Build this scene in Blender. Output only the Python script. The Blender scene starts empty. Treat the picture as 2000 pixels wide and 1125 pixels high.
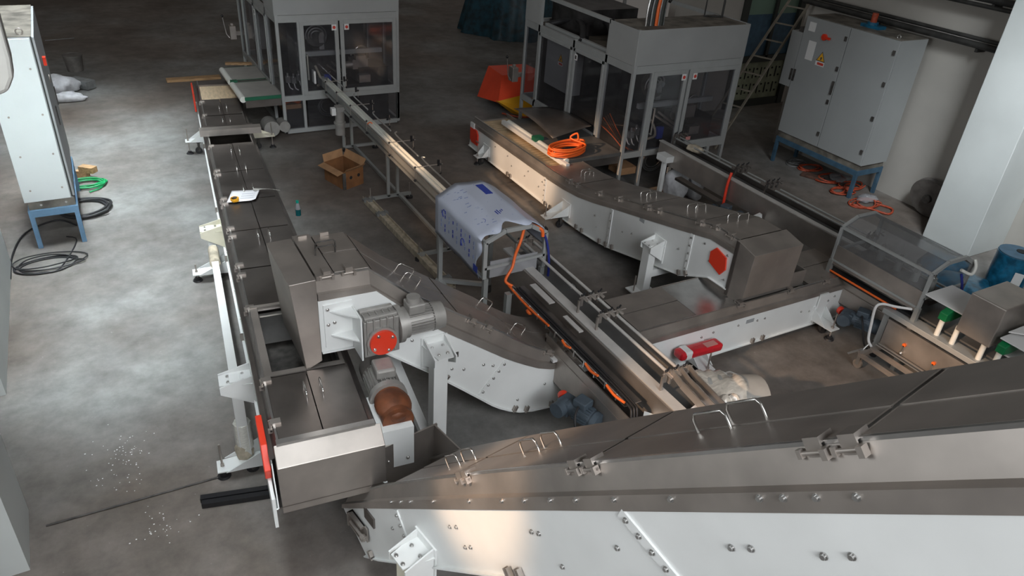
import bpy, math, random
from mathutils import Matrix, Vector, Euler
random.seed(7)
C = bpy.context.scene.collection
SC = bpy.context.scene
# ------------------------------------------------------------------ camera
CAMH = 5.0
F = 1449.23
def _rot():
    p, r, y = [math.radians(a) for a in (31.2525, 4.46689, 30.8895)]
    f = Vector((math.sin(y)*math.cos(p), math.cos(y)*math.cos(p), -math.sin(p)))
    right = Vector((math.cos(y), -math.sin(y), 0)); up = right.cross(f)
    r2 = right*math.cos(r)+up*math.sin(r); u2 = -right*math.sin(r)+up*math.cos(r)
    return Matrix((r2, u2, -f)).transposed()
ROT = _rot()
cam = bpy.data.cameras.new('camera'); camo = bpy.data.objects.new('camera', cam); C.objects.link(camo)
camo.matrix_world = Matrix.Translation((0, 0, CAMH)) @ ROT.to_4x4()
cam.sensor_width = 36; cam.lens = F*36/2000; cam.clip_end = 200; cam.clip_start = 0.05
SC.camera = camo
def G(u, v, z=0.0):
    "place on the plane z (metres) that the photo shows at pixel u, v"
    d = ROT @ Vector(((u-1000)/F, -(v-562.5)/F, -1)); t = (z-CAMH)/d.z
    return Vector((d.x*t, d.y*t, z))
# ------------------------------------------------------------------ light
SC.view_settings.view_transform = 'Standard'; SC.view_settings.look = 'None'
SC.view_settings.gamma = 1; SC.view_settings.exposure = 0.12; SC.view_settings.use_curve_mapping = False
SC.cycles.max_bounces = 5; SC.cycles.diffuse_bounces = 3; SC.cycles.glossy_bounces = 3
SC.cycles.transparent_max_bounces = 12; SC.cycles.caustics_reflective = False; SC.cycles.caustics_refractive = False
SC.cycles.sample_clamp_indirect = 4; SC.cycles.use_denoising = True
w = bpy.data.worlds.new('hall_daylight'); SC.world = w; w.use_nodes = True
nt = w.node_tree; nt.nodes.clear()
o_ = nt.nodes.new('ShaderNodeOutputWorld'); bg = nt.nodes.new('ShaderNodeBackground')
tc = nt.nodes.new('ShaderNodeTexCoord'); nz = nt.nodes.new('ShaderNodeTexNoise'); cr = nt.nodes.new('ShaderNodeValToRGB')
nz.inputs['Scale'].default_value = 2.2; nz.inputs['Detail'].default_value = 1.5
cr.color_ramp.elements[0].position = .36; cr.color_ramp.elements[0].color = (.10, .09, .082, 1)
cr.color_ramp.elements[1].position = .68; cr.color_ramp.elements[1].color = (.42, .395, .37, 1)
nt.links.new(tc.outputs['Generated'], nz.inputs['Vector']); nt.links.new(nz.outputs['Fac'], cr.inputs['Fac'])
nt.links.new(cr.outputs['Color'], bg.inputs['Color']); nt.links.new(bg.outputs['Background'], o_.inputs['Surface'])
bg.inputs['Strength'].default_value = 0.36

def lamp(name, kind, loc, target, energy, color, **kw):
    l = bpy.data.lights.new(name, kind); l.energy = energy; l.color = color
    for k, v in kw.items(): setattr(l, k, v)
    o = bpy.data.objects.new(name, l); C.objects.link(o); o.location = loc
    d = Vector(target)-Vector(loc); o.rotation_euler = d.to_track_quat('-Z', 'Y').to_euler(); return o
# rooflight over the left aisle, added cool fill areas with no real window; evening sun through small panes (warm)
lamp('rooflight_aisle', 'AREA', (-.25, 11.3, 9.5), (-.25, 11.3, 0), 180, (.88, .96, 1.0), shape='RECTANGLE', size=1.2, size_y=9.5, spread=math.radians(32))
lamp('fill_behind', 'AREA', (1.8, -3.6, 6.6), (2.6, 4.8, .9), 185, (.95, .97, 1.0), shape='RECTANGLE', size=6.0, size_y=4.0, spread=math.radians(85))  # added fill from the camera side, lifts the white panels
lamp('fill_left', 'AREA', (-7.5, 4.0, 5.0), (4.0, 4.6, .8), 300, (.93, .97, 1.0), shape='RECTANGLE', size=5.0, size_y=2.5)  # added fill from the left for the panels facing that way
lamp('fill_right_bay', 'AREA', (7.6, 2.4, 6.8), (11.3, 5.2, 2.0), 42, (.9, .96, 1.0), shape='RECTANGLE', size=1.6, size_y=1.6, spread=math.radians(46))  # added fill that brightens the column and right wall
lamp('fill_left_near', 'AREA', (-.9, 1.2, 7.6), (-.6, 9.8, 1.6), 55, (.9, .97, 1.0), shape='RECTANGLE', size=1.6, size_y=1.2, spread=math.radians(42))  # added fill for the front of the left cabinet
lamp('rooflight_near', 'AREA', (-.1, 3.4, 9.0), (-.1, 3.9, 0), 12, (.88, .96, 1.0), shape='RECTANGLE', size=1.5, size_y=1.5, spread=math.radians(30))
def sunbeam(name, src, tgt, deg, energy, blend=.5, col=(1.0, .66, .42)):
    return lamp(name, 'SPOT', src, tgt, energy, col, spot_size=math.radians(deg), spot_blend=blend, shadow_soft_size=.12)
sunbeam('sun_shaft_foreground', (-6.0, 3.0, 9.0), (1.50, 2.62, 2.0), 7.0, 5200, .6)
sunbeam('sun_shaft_right_line', (-8.0, 8.6, 7.5), (5.95, 9.75, .5), 8.5, 6800)
sunbeam('sun_shaft_rails', (-8.0, 7.4, 7.5), (3.75, 8.9, .95), 8, 1500)
sunbeam('sun_shaft_roll', (-6.0, 1.6, 6.5), (4.35, 3.72, .9), 6.5, 4200)
sunbeam('sun_shaft_trolley', (-8.0, 1.5, 7.0), (7.1, 3.25, .5), 4.5, 9500)
sunbeam('sun_shaft_machine_foot', (-8.0, 8.0, 7.5), (7.3, 9.25, .55), 3.6, 3400)
sunbeam('sun_shaft_floor', (-8.0, 5.2, 7.5), (2.7, 8.5, 0), 2.2, 1600, col=(1, .6, .3))

# ------------------------------------------------------------------ materials
MAT = {}
def mat(name, col, rough=.5, metal=0.0, noise=0.0, nscale=6.0, bump=0.0, col2=None, stretch=None, spec=None, emit=None, coat=0, rvar=0.0, detail=4.0, contrast=(.35, .65)):
    m = bpy.data.materials.new(name); m.use_nodes = True; n = m.node_tree; p = n.nodes['Principled BSDF']
    p.inputs['Base Color'].default_value = (*col, 1); p.inputs['Roughness'].default_value = rough; p.inputs['Metallic'].default_value = metal
    if spec is not None: p.inputs['Specular IOR Level'].default_value = spec
    if coat: p.inputs['Coat Weight'].default_value = coat; p.inputs['Coat Roughness'].default_value = .15
    if emit: p.inputs['Emission Color'].default_value = (*emit[:3], 1); p.inputs['Emission Strength'].default_value = emit[3]
    if noise or col2 or bump or rvar:
        t = n.nodes.new('ShaderNodeTexCoord'); mp = n.nodes.new('ShaderNodeMapping'); tx = n.nodes.new('ShaderNodeTexNoise')
        n.links.new(t.outputs['Object'], mp.inputs['Vector']); n.links.new(mp.outputs['Vector'], tx.inputs['Vector'])
        if stretch: mp.inputs['Scale'].default_value = stretch
        tx.inputs['Scale'].default_value = nscale; tx.inputs['Detail'].default_value = detail
        if noise or col2:
            c2 = col2 or tuple(max(0, c*(1-noise)) for c in col); c1 = col if col2 else tuple(min(1, c*(1+noise*.6)) for c in col)
            r = n.nodes.new('ShaderNodeValToRGB'); r.color_ramp.elements[0].position = contrast[0]; r.color_ramp.elements[1].position = contrast[1]
            r.color_ramp.elements[0].color = (*c2, 1); r.color_ramp.elements[1].color = (*c1, 1)
            n.links.new(tx.outputs['Fac'], r.inputs['Fac']); n.links.new(r.outputs['Color'], p.inputs['Base Color'])
        if rvar:
            mr = n.nodes.new('ShaderNodeMapRange'); mr.inputs['To Min'].default_value = rough-rvar; mr.inputs['To Max'].default_value = rough+rvar
            n.links.new(tx.outputs['Fac'], mr.inputs['Value']); n.links.new(mr.outputs['Result'], p.inputs['Roughness'])
        if bump:
            b = n.nodes.new('ShaderNodeBump'); b.inputs['Strength'].default_value = bump; b.inputs['Distance'].default_value = .01
            n.links.new(tx.outputs['Fac'], b.inputs['Height']); n.links.new(b.outputs['Normal'], p.inputs['Normal'])
    MAT[name] = m; return m
mat('steel', (.46, .42, .385), .44, .80, noise=.16, nscale=3.0, rvar=.08)
mat('steel_dark', (.26, .235, .22), .34, .9, noise=.22, nscale=2.5, rvar=.1)
mat('steel_bright', (.66, .66, .65), .28, .95, noise=.1, nscale=8)
mat('satin', (.70, .685, .66), .5, .45, noise=.08)
mat('wire_steel', (.78, .77, .75), .22, 1.0)
mat('aluminium', (.46, .48, .47), .42, .6, noise=.06)
mat('frame_grey', (.40, .415, .41), .42, .25, noise=.05)
mat('panel_grey', (.36, .37, .365), .5, .1, noise=.06, nscale=2)
mat('white_paint', (.80, .82, .81), .42, 0, noise=.05, nscale=2.2)
mat('cream_paint', (.74, .71, .58), .45, 0, noise=.06)
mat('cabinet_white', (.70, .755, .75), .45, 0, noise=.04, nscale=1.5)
mat('cabinet_shaded', (.33, .345, .345), .48, 0, noise=.04, nscale=1.5)  # cabinet paint darkened, dimmer light on the right cabinet put into the colour
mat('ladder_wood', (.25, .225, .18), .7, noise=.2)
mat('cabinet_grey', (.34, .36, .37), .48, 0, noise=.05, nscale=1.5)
mat('cabinet_top', (.17, .155, .13), .6, 0, noise=.5, nscale=5)
mat('dark_trim', (.03, .035, .03), .6)
mat('black_rubber', (.018, .018, .02), .55, noise=.2)
mat('black_plastic', (.012, .012, .014), .35)
mat('blue_steel', (.145, .27, .41), .5, noise=.12, nscale=8)
mat('blue_dark', (.05, .11, .17), .55, noise=.2, nscale=8)
mat('red_cover', (.78, .05, .02), .38, coat=.3)
mat('red_foil', (.55, .015, .025), .3, coat=.5, bump=.5, nscale=14)
mat('orange_cable', (.85, .15, .025), .45)
mat('red_cable', (.42, .07, .03), .5, noise=.3, nscale=20)
mat('blue_hose', (.02, .03, .22), .4)
mat('green_cable', (.01, .28, .09), .45)
mat('green_belt', (.01, .12, .06), .5)
mat('green_guard', (.003, .16, .05), .45)
mat('motor_grey', (.36, .35, .33), .45, .35, noise=.12, nscale=10)
mat('motor_blue', (.075, .10, .125), .5, .1, noise=.15, nscale=10)
mat('gear_brown', (.17, .055, .022), .55, noise=.4, nscale=9, bump=.6)
mat('cardboard', (.36, .20, .10), .8, noise=.18, nscale=6)
mat('cardboard_out', (.20, .085, .03), .8, noise=.22, nscale=6)
mat('wood', (.42, .26, .13), .7, noise=.3, nscale=5, stretch=(1, 8, 8))
mat('wood_ply', (.66, .51, .34), .65, noise=.14, nscale=3, stretch=(2, 9, 2))
mat('slat_wood', (.60, .45, .28), .55, noise=.2, nscale=4)
mat('belt_grey', (.36, .35, .325), .6, noise=.08, nscale=5)
mat('belt_dark', (.10, .10, .098), .5, noise=.2, nscale=4)
mat('roller_white', (.78, .79, .74), .35)
mat('paper', (.78, .78, .80), .7)
mat('ink', (.10, .12, .2), .7)
mat('yellow', (.85, .40, .02), .4)
mat('orange_sheet', (.90, .085, .03), .45, noise=.08, nscale=3)
mat('yellow_sheet', (.85, .42, .015), .45)
mat('teal_sheet', (.005, .055, .085), .4, noise=.55, nscale=6, bump=.8)
mat('blue_film', (.01, .12, .22), .3, noise=.5, nscale=9, bump=.9, coat=.4)
mat('clear_wrap', (.62, .56, .48), .22, noise=.25, nscale=7, bump=1.0, coat=.6, stretch=(1, 4, 1))
mat('cloth_white', (.66, .67, .70), .8, noise=.2, nscale=9, bump=.6)
mat('tape_beige', (.50, .44, .34), .7, noise=.3, nscale=12, bump=.5)
mat('tape_bandage', (.78, .78, .72), .8, noise=.15, nscale=30, stretch=(1, 1, 6))
mat('hole_dark', (.01, .01, .011), .8)
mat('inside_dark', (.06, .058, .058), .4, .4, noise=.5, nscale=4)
mat('sticker_blue', (.03, .06, .38), .5)
mat('sticker_white', (.75, .75, .74), .5)
mat('sticker_red', (.6, .06, .04), .5)
mat('sticker_pink', (.55, .25, .23), .5)
mat('warn_yellow', (.80, .42, .03), .5)
mat('plaster', (.42, .40, .365), .85, noise=.16, nscale=.8, bump=.15, contrast=(.3, .7))
mat('plaster_white', (.58, .61, .60), .8, noise=.06, nscale=1.2)
mat('pipe_dark', (.035, .035, .033), .45, noise=.4, nscale=6)
mat('iron', (.06, .055, .05), .6, noise=.5, nscale=12)
mat('brick_red', (.10, .05, .035), .9, noise=.4, nscale=14)
mat('teal_cap', (.0, .30, .22), .35)
mat('bottle_liquid', (.0, .075, .085), .2)
mat('galv', (.30, .31, .31), .5, .6, noise=.2, nscale=10)
mat('window_green', (.16, .26, .20), .35)
mat('fan_grey', (.13, .12, .11), .6, noise=.3)

def glassy(name, tint, mixf, rough=.08, diff=None):
    m = bpy.data.materials.new(name); m.use_nodes = True; n = m.node_tree; n.nodes.clear()
    out = n.nodes.new('ShaderNodeOutputMaterial'); tr = n.nodes.new('ShaderNodeBsdfTransparent'); gl = n.nodes.new('ShaderNodeBsdfGlossy')
    tr.inputs['Color'].default_value = (*tint, 1); gl.inputs['Roughness'].default_value = rough; gl.inputs['Color'].default_value = (.9, .9, .9, 1)
    fr = n.nodes.new('ShaderNodeLayerWeight'); fr.inputs['Blend'].default_value = .5
    pw = n.nodes.new('ShaderNodeMath'); pw.operation = 'POWER'; pw.inputs[1].default_value = 4; n.links.new(fr.outputs['Facing'], pw.inputs[0])
    ml = n.nodes.new('ShaderNodeMath'); ml.operation = 'MULTIPLY_ADD'; ml.inputs[1].default_value = mixf*2; ml.inputs[2].default_value = .04; n.links.new(pw.outputs[0], ml.inputs[0])
    mx = n.nodes.new('ShaderNodeMixShader'); n.links.new(ml.outputs[0], mx.inputs['Fac'])
    if diff:
        df = n.nodes.new('ShaderNodeBsdfDiffuse'); df.inputs['Color'].default_value = (*diff[:3], 1)
        m2 = n.nodes.new('ShaderNodeMixShader'); m2.inputs['Fac'].default_value = diff[3]
        n.links.new(tr.outputs[0], m2.inputs[1]); n.links.new(df.outputs[0], m2.inputs[2]); n.links.new(m2.outputs[0], mx.inputs[1])
    else: n.links.new(tr.outputs[0], mx.inputs[1])
    n.links.new(gl.outputs[0], mx.inputs[2]); n.links.new(mx.outputs[0], out.inputs['Surface'])
    MAT[name] = m
glassy('plexi', (.86, .86, .88), .22, .06, (.2, .2, .21, .07))
glassy('plexi_clear', (.82, .83, .84), .22, .08, (.42, .42, .42, .16))
glassy('plastic_haze', (.8, .82, .84), .3, .2, (.62, .62, .64, .35))

def floor_mat():
    m = bpy.data.materials.new('concrete'); m.use_nodes = True; n = m.node_tree; p = n.nodes['Principled BSDF']
    t = n.nodes.new('ShaderNodeTexCoord')
    def noise(sc, det, rg=.55, off=(0, 0, 0)):
        mp = n.nodes.new('ShaderNodeMapping'); mp.inputs['Location'].default_value = off
        x = n.nodes.new('ShaderNodeTexNoise'); x.inputs['Scale'].default_value = sc; x.inputs['Detail'].default_value = det; x.inputs['Roughness'].default_value = rg
        n.links.new(t.outputs['Object'], mp.inputs['Vector']); n.links.new(mp.outputs['Vector'], x.inputs['Vector']); return x
    a = noise(.55, 6, .6); b = noise(3.5, 8, .7, (7, 3, 0)); c = noise(28, 3, .6, (1, 9, 0)); d = noise(.28, 2, .5, (4.5, 1.2, 0))
    ra = n.nodes.new('ShaderNodeValToRGB'); e = ra.color_ramp.elements
    e[0].position = .33; e[0].color = (.155, .143, .130, 1); e[1].position = .66; e[1].color = (.285, .288, .282, 1)
    n.links.new(a.outputs['Fac'], ra.inputs['Fac'])
    rb = n.nodes.new('ShaderNodeValToRGB'); rb.color_ramp.elements[0].position = .3; rb.color_ramp.elements[0].color = (.62, .62, .62, 1)
    rb.color_ramp.elements[1].position = .7; rb.color_ramp.elements[1].color = (1.12, 1.12, 1.12, 1); n.links.new(b.outputs['Fac'], rb.inputs['Fac'])
    m1 = n.nodes.new('ShaderNodeMix'); m1.data_type = 'RGBA'; m1.blend_type = 'MULTIPLY'; m1.inputs['Factor'].default_value = 1
    n.links.new(ra.outputs['Color'], m1.inputs['A']); n.links.new(rb.outputs['Color'], m1.inputs['B'])
    rd = n.nodes.new('ShaderNodeValToRGB'); rd.color_ramp.elements[0].position = .40; rd.color_ramp.elements[0].color = (.80, .70, .64, 1)
    rd.color_ramp.elements[1].position = .58; rd.color_ramp.elements[1].color = (1, 1, 1, 1); n.links.new(d.outputs['Fac'], rd.inputs['Fac'])
    m2 = n.nodes.new('ShaderNodeMix'); m2.data_type = 'RGBA'; m2.blend_type = 'MULTIPLY'; m2.inputs['Factor'].default_value = 1
    n.links.new(m1.outputs['Result'], m2.inputs['A']); n.links.new(rd.outputs['Color'], m2.inputs['B'])
    rc = n.nodes.new('ShaderNodeValToRGB'); rc.color_ramp.elements[0].position = .70; rc.color_ramp.elements[0].color = (0, 0, 0, 1)
    rc.color_ramp.elements[1].position = .76; rc.color_ramp.elements[1].color = (.5, .5, .5, 1); n.links.new(c.outputs['Fac'], rc.inputs['Fac'])
    m3 = n.nodes.new('ShaderNodeMix'); m3.data_type = 'RGBA'; n.links.new(rc.outputs['Color'], m3.inputs['Factor'])
    n.links.new(m2.outputs['Result'], m3.inputs['A']); m3.inputs['B'].default_value = (.42, .42, .41, 1)
    n.links.new(m3.outputs['Result'], p.inputs['Base Color']); p.inputs['Roughness'].default_value = .55; p.inputs['Specular IOR Level'].default_value = .35
    bp = n.nodes.new('ShaderNodeBump'); bp.inputs['Strength'].default_value = .25; bp.inputs['Distance'].default_value = .004
    n.links.new(b.outputs['Fac'], bp.inputs['Height']); n.links.new(bp.outputs['Normal'], p.inputs['Normal']); MAT['concrete'] = m
floor_mat()

# ------------------------------------------------------------------ mesh helpers
class MB:
    def __init__(s): s.v = []; s.f = []; s.sm = []
    def add(s, vs, fs, smooth=False, M=None):
        o = len(s.v)
        for p in vs: s.v.append(tuple(M @ Vector(p)) if M else tuple(p))
        for f in fs: s.f.append([i+o for i in f]); s.sm.append(smooth)
        return s
    def box(s, a, b, M=None):
        x0, y0, z0 = [min(a[i], b[i]) for i in range(3)]; x1, y1, z1 = [max(a[i], b[i]) for i in range(3)]
        return s.add([(x0, y0, z0), (x1, y0, z0), (x1, y1, z0), (x0, y1, z0), (x0, y0, z1), (x1, y0, z1), (x1, y1, z1), (x0, y1, z1)],
                     [(0, 3, 2, 1), (4, 5, 6, 7), (0, 1, 5, 4), (1, 2, 6, 5), (2, 3, 7, 6), (3, 0, 4, 7)], M=M)
    def bar(s, p0, p1, w, h=None, up=(0, 0, 1)):
        "rectangular bar from p0 to p1"
        h = h or w; p0 = Vector(p0); p1 = Vector(p1); d = (p1-p0); L = d.length; d.normalize(); u = Vector(up)
        if abs(d.dot(u)) > .98: u = Vector((0, 1, 0))
        sd = d.cross(u).normalized(); u = sd.cross(d).normalized()
        M = Matrix((( sd.x, d.x, u.x, p0.x), (sd.y, d.y, u.y, p0.y), (sd.z, d.z, u.z, p0.z), (0, 0, 0, 1)))
        return s.box((-w/2, 0, -h/2), (w/2, L, h/2), M)
    def prism(s, poly, ax, a, b):
        "polygon in the two other axes, extruded along ax from a to b"
        n = len(poly)
        def P(q, t):
            return {'x': (t, q[0], q[1]), 'y': (q[0], t, q[1]), 'z': (q[0], q[1], t)}[ax]
        vs = [P(q, a) for q in poly]+[P(q, b) for q in poly]
        fs = [list(range(n))[::-1], list(range(n, 2*n))]+[(i, (i+1) % n, n+(i+1) % n, n+i) for i in range(n)]
        return s.add(vs, fs)
    def tube(s, pts, r, seg=8, closed=False, cap=True, r2=None):
        pts = [Vector(p) for p in pts]; n = len(pts); vs = []; fs = []; prev = None
        for i, p in enumerate(pts):
            if closed: d = pts[(i+1) % n]-pts[i-1]
            else: d = pts[min(i+1, n-1)]-pts[max(i-1, 0)]
            if d.length < 1e-9: d = Vector((0, 0, 1))
            d.normalize()
            if prev is None:
                u = Vector((0, 0, 1)) if abs(d.z) < .9 else Vector((1, 0, 0)); u = (u-d*u.dot(d)).normalized()
            else: u = (prev-d*prev.dot(d)).normalized()
            prev = u; v = d.cross(u); rr = r if r2 is None else r+(r2-r)*i/(n-1)
            for k in range(seg):
                a = 2*math.pi*k/seg; vs.append(p+(u*math.cos(a)+v*math.sin(a))*rr)
        m = n if closed else n-1
        for i in range(m):
            for k in range(seg):
                a = i*seg+k; b = i*seg+(k+1) % seg; c = ((i+1) % n)*seg+(k+1) % seg; d = ((i+1) % n)*seg+k
                fs.append((a, b, c, d))
        s.add(vs, fs, True)
        if cap and not closed:
            s.add([vs[k] for k in range(seg)], [list(range(seg))[::-1]]); s.add([vs[(n-1)*seg+k] for k in range(seg)], [list(range(seg))])
        return s
    def cyl(s, p0, p1, r, seg=16, r2=None): return s.tube([p0, p1], r, seg, r2=r2)
    def ball(s, c, rx, ry=None, rz=None, nu=14, nv=8, M=None):
        ry = ry or rx; rz = rz or rx; vs = []; fs = []
        for j in range(nv+1):
            a = math.pi*j/nv
            for i in range(nu):
                b = 2*math.pi*i/nu; vs.append((c[0]+rx*math.sin(a)*math.cos(b), c[1]+ry*math.sin(a)*math.sin(b), c[2]+rz*math.cos(a)))
        for j in range(nv):
            for i in range(nu): fs.append((j*nu+i, (j+1)*nu+i, (j+1)*nu+(i+1) % nu, j*nu+(i+1) % nu))
        return s.add(vs, fs, True, M)
    def sheet(s, fn, nu, nv, th=0.004, smooth=True):
        "thin curved sheet: fn(a,b)->point, a,b in 0..1, given real thickness th (downwards)"
        top = [Vector(fn(i/nu, j/nv)) for i in range(nu+1) for j in range(nv+1)]; n = len(top); q = nv+1
        vs = top+[p-Vector((0, 0, th)) for p in top]; fs = []
        for i in range(nu):
            for j in range(nv):
                a = i*q+j; fs.append((a, a+q, a+q+1, a+1)); fs.append((n+a, n+a+1, n+a+q+1, n+a+q))
        s.add(vs, fs, smooth); o = len(s.v)-2*n
        for i in range(nu):
            a = i*q; b = i*q+nv
            s.f += [[o+a, o+n+a, o+n+a+q, o+a+q], [o+b, o+b+q, o+n+b+q, o+n+b]]; s.sm += [False, False]
        for j in range(nv):
            a = j; b = nu*q+j
            s.f += [[o+a, o+a+1, o+n+a+1, o+n+a], [o+b, o+n+b, o+n+b+1, o+b+1]]; s.sm += [False, False]
        return s
    def build(s, name, m, parent=None, loc=None, rot=None, bev=0, label=None, link=True):
        me = bpy.data.meshes.new(name); me.from_pydata(s.v, [], s.f); me.materials.append(MAT[m] if isinstance(m, str) else m)
        me.polygons.foreach_set('use_smooth', s.sm); me.validate(); me.update()
        o = bpy.data.objects.new(name, me)
        if link: C.objects.link(o)
        if parent: o.parent = parent
        if loc is not None: o.location = loc
        if rot is not None: o.rotation_euler = rot
        if bev:
            b = o.modifiers.new('bevel', 'BEVEL'); b.width = bev; b.segments = 2; b.limit_method = 'ANGLE'; b.angle_limit = math.radians(40)
        if label: o['label'] = label
        return o
def tag(o, label, cat, group=None, kind=None):
    o['label'] = label; o['category'] = cat
    if group: o['group'] = group
    if kind: o['kind'] = kind
    return o
def thing(name, loc, rz, label, cat, group=None):
    o = bpy.data.objects.new(name, None); C.objects.link(o); o.location = loc; o.rotation_euler = (0, 0, rz); o.empty_display_size = .2
    return tag(o, label, cat, group)
def struct(name, mb, m, bev=0):
    o = mb.build(name, m, bev=bev); o['kind'] = 'structure'; return o
def copy_part(src, parent, loc=None, rot=None):
    c = src.copy(); C.objects.link(c); c.parent = parent
    if loc is not None: c.location = loc
    if rot is not None: c.rotation_euler = rot
    return c
def smooth_path(pts, n=6, closed=False):
    "Catmull-Rom"
    P = [Vector(p) for p in pts]; out = []; m = len(P)
    rng = range(m if closed else m-1)
    for i in rng:
        p0 = P[i-1] if (closed or i > 0) else P[i]; p1 = P[i]; p2 = P[(i+1) % m]; p3 = P[(i+2) % m] if (closed or i+2 < m) else p2
        for k in range(n):
            t = k/n; out.append(.5*((2*p1)+(p2-p0)*t+(2*p0-5*p1+4*p2-p3)*t*t+(3*p1-p0-3*p2+p3)*t**3))
    if not closed: out.append(P[-1])
    return out
def lerp(pts, s):
    if s <= pts[0][0]: return pts[0][1]
    for a, b in zip(pts, pts[1:]):
        if s <= b[0]: return a[1]+(b[1]-a[1])*(s-a[0])/(b[0]-a[0])
    return pts[-1][1]

# ------------------------------------------------------------------ the hall
struct('floor', MB().box((-9, -5, -.12), (16, 38, 0)), 'concrete')
struct('wall_left', MB().box((-1.62, 7.2, 0), (-1.36, 10.0, 3.2)), 'plaster_white')
struct('trim_1', MB().prism([(-1.16, 4.85), (-1.17, 5.5), (-1.40, 6.62), (-1.95, 6.62), (-1.95, 4.85)], 'z', 0, 3.2), 'plaster_white')
struct('trim_2', MB().prism([(-1.34, 3.9), (-1.34, 4.78), (-1.9, 4.78), (-1.9, 3.9)], 'z', 0, 3.0), 'plaster_white')
struct('wall_right', MB().box((12.0, -5, 0), (12.25, 10.1, 8)), 'plaster')
struct('trim_3', MB().box((11.1, 5.2, 0), (11.999, 5.97, 8)), 'plaster_white', bev=.01)
struct('wall_back', MB().box((-9, 37.7, 0), (16, 38, 8)), 'plaster')
struct('wall_end', MB().box((10.6, 12.15, 0), (12.45, 12.35, 5)).box((14.3, 12.15, 0), (16, 12.35, 5)).box((12.45, 12.15, 3.6), (14.3, 12.35, 5)), 'plaster')
d = MB().box((12.45, 12.1, 0), (12.62, 12.34, 3.6)).box((14.15, 12.1, 0), (14.3, 12.34, 3.6)).box((12.6, 12.12, 1.02), (14.16, 12.3, 1.16)).box((12.6, 12.12, 0), (14.16, 12.3, .16)).box((12.6, 12.12, 3.45), (14.16, 12.3, 3.6))
door = struct('door_1', d, 'dark_trim')
g = MB().box((12.62, 12.18, .16), (14.15, 12.2, 1.02))
go = g.build('slotted_panel', 'window_slotted' if 'window_slotted' in MAT else mat('pale_slotted', (.30, .33, .23), .6, noise=.2, nscale=5), door)
sl = MB()
for r_ in range(2):
    for k in range(6):
        x = 12.75+k*.235; z = .28+r_*.36
        sl.box((x, 12.165, z), (x+.018, 12.182, z+.24))
        sl.box((x+.10, 12.165, z+.02), (x+.135, 12.182, z+.055)); sl.box((x+.10, 12.165, z+.19), (x+.135, 12.182, z+.225))
sl.build('slot', 'hole_dark', go)
MB().box((12.62, 12.18, 1.16), (14.15, 12.2, 2.05)).build('lower_pane', 'blue_dark', door)
MB().box((12.62, 12.18, 2.05), (14.15, 12.2, 3.45)).build('upper_pane', 'window_green', door)
MB().box((13.42, 12.12, 1.1), (13.50, 12.25, 3.5)).build('mullion', 'dark_trim', door)

# ------------------------------------------------------------------ enclosed drag conveyors
def handle_mb(p, w=.15, h=.075, r=.0065, along=(1, 0, 0), nrm=(0, 0, 1)):
    a = Vector(along).normalized(); n = Vector(nrm).normalized(); p = Vector(p); q = w/2
    pts = [p-a*q, p-a*q+n*(h-.02), p-a*(q-.015)+n*h, p+a*(q-.015)+n*h, p+a*q+n*(h-.02), p+a*q]
    return MB().tube(pts, r, 6)
BOLT = None; CLIP = None; HINGE = None
def protos():
    global BOLT, CLIP, HINGE
    b = MB().cyl((0, 0, 0), (0, -.003, 0), .014, 10); b.cyl((0, -.003, 0), (0, -.012, 0), .0095, 6)
    BOLT = b.build('bolt', 'steel_bright', link=False)
    c = MB().box((-.02, -.03, 0), (.02, .0, .012)).box((-.02, -.03, .0), (-.013, 0, .06)).box((.013, -.03, .0), (.02, 0, .06)).cyl((0, -.02, -.015), (0, -.02, .055), .008, 8)
    CLIP = c.build('flange_clip', 'steel', link=False)
    h = MB().box((-.028, -.012, -.01), (.028, .055, .012)).box((-.028, -.018, -.05), (.028, -.010, .012)).cyl((-.05, -.02, -.035), (.05, -.02, -.035), .008, 8)
    h.box((.03, -.04, -.055), (.05, -.008, -.02)).box((-.06, -.03, -.05), (-.045, -.01, -.02))
    HINGE = h.build('lid_hinge', 'steel', link=False)
protos()
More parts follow.
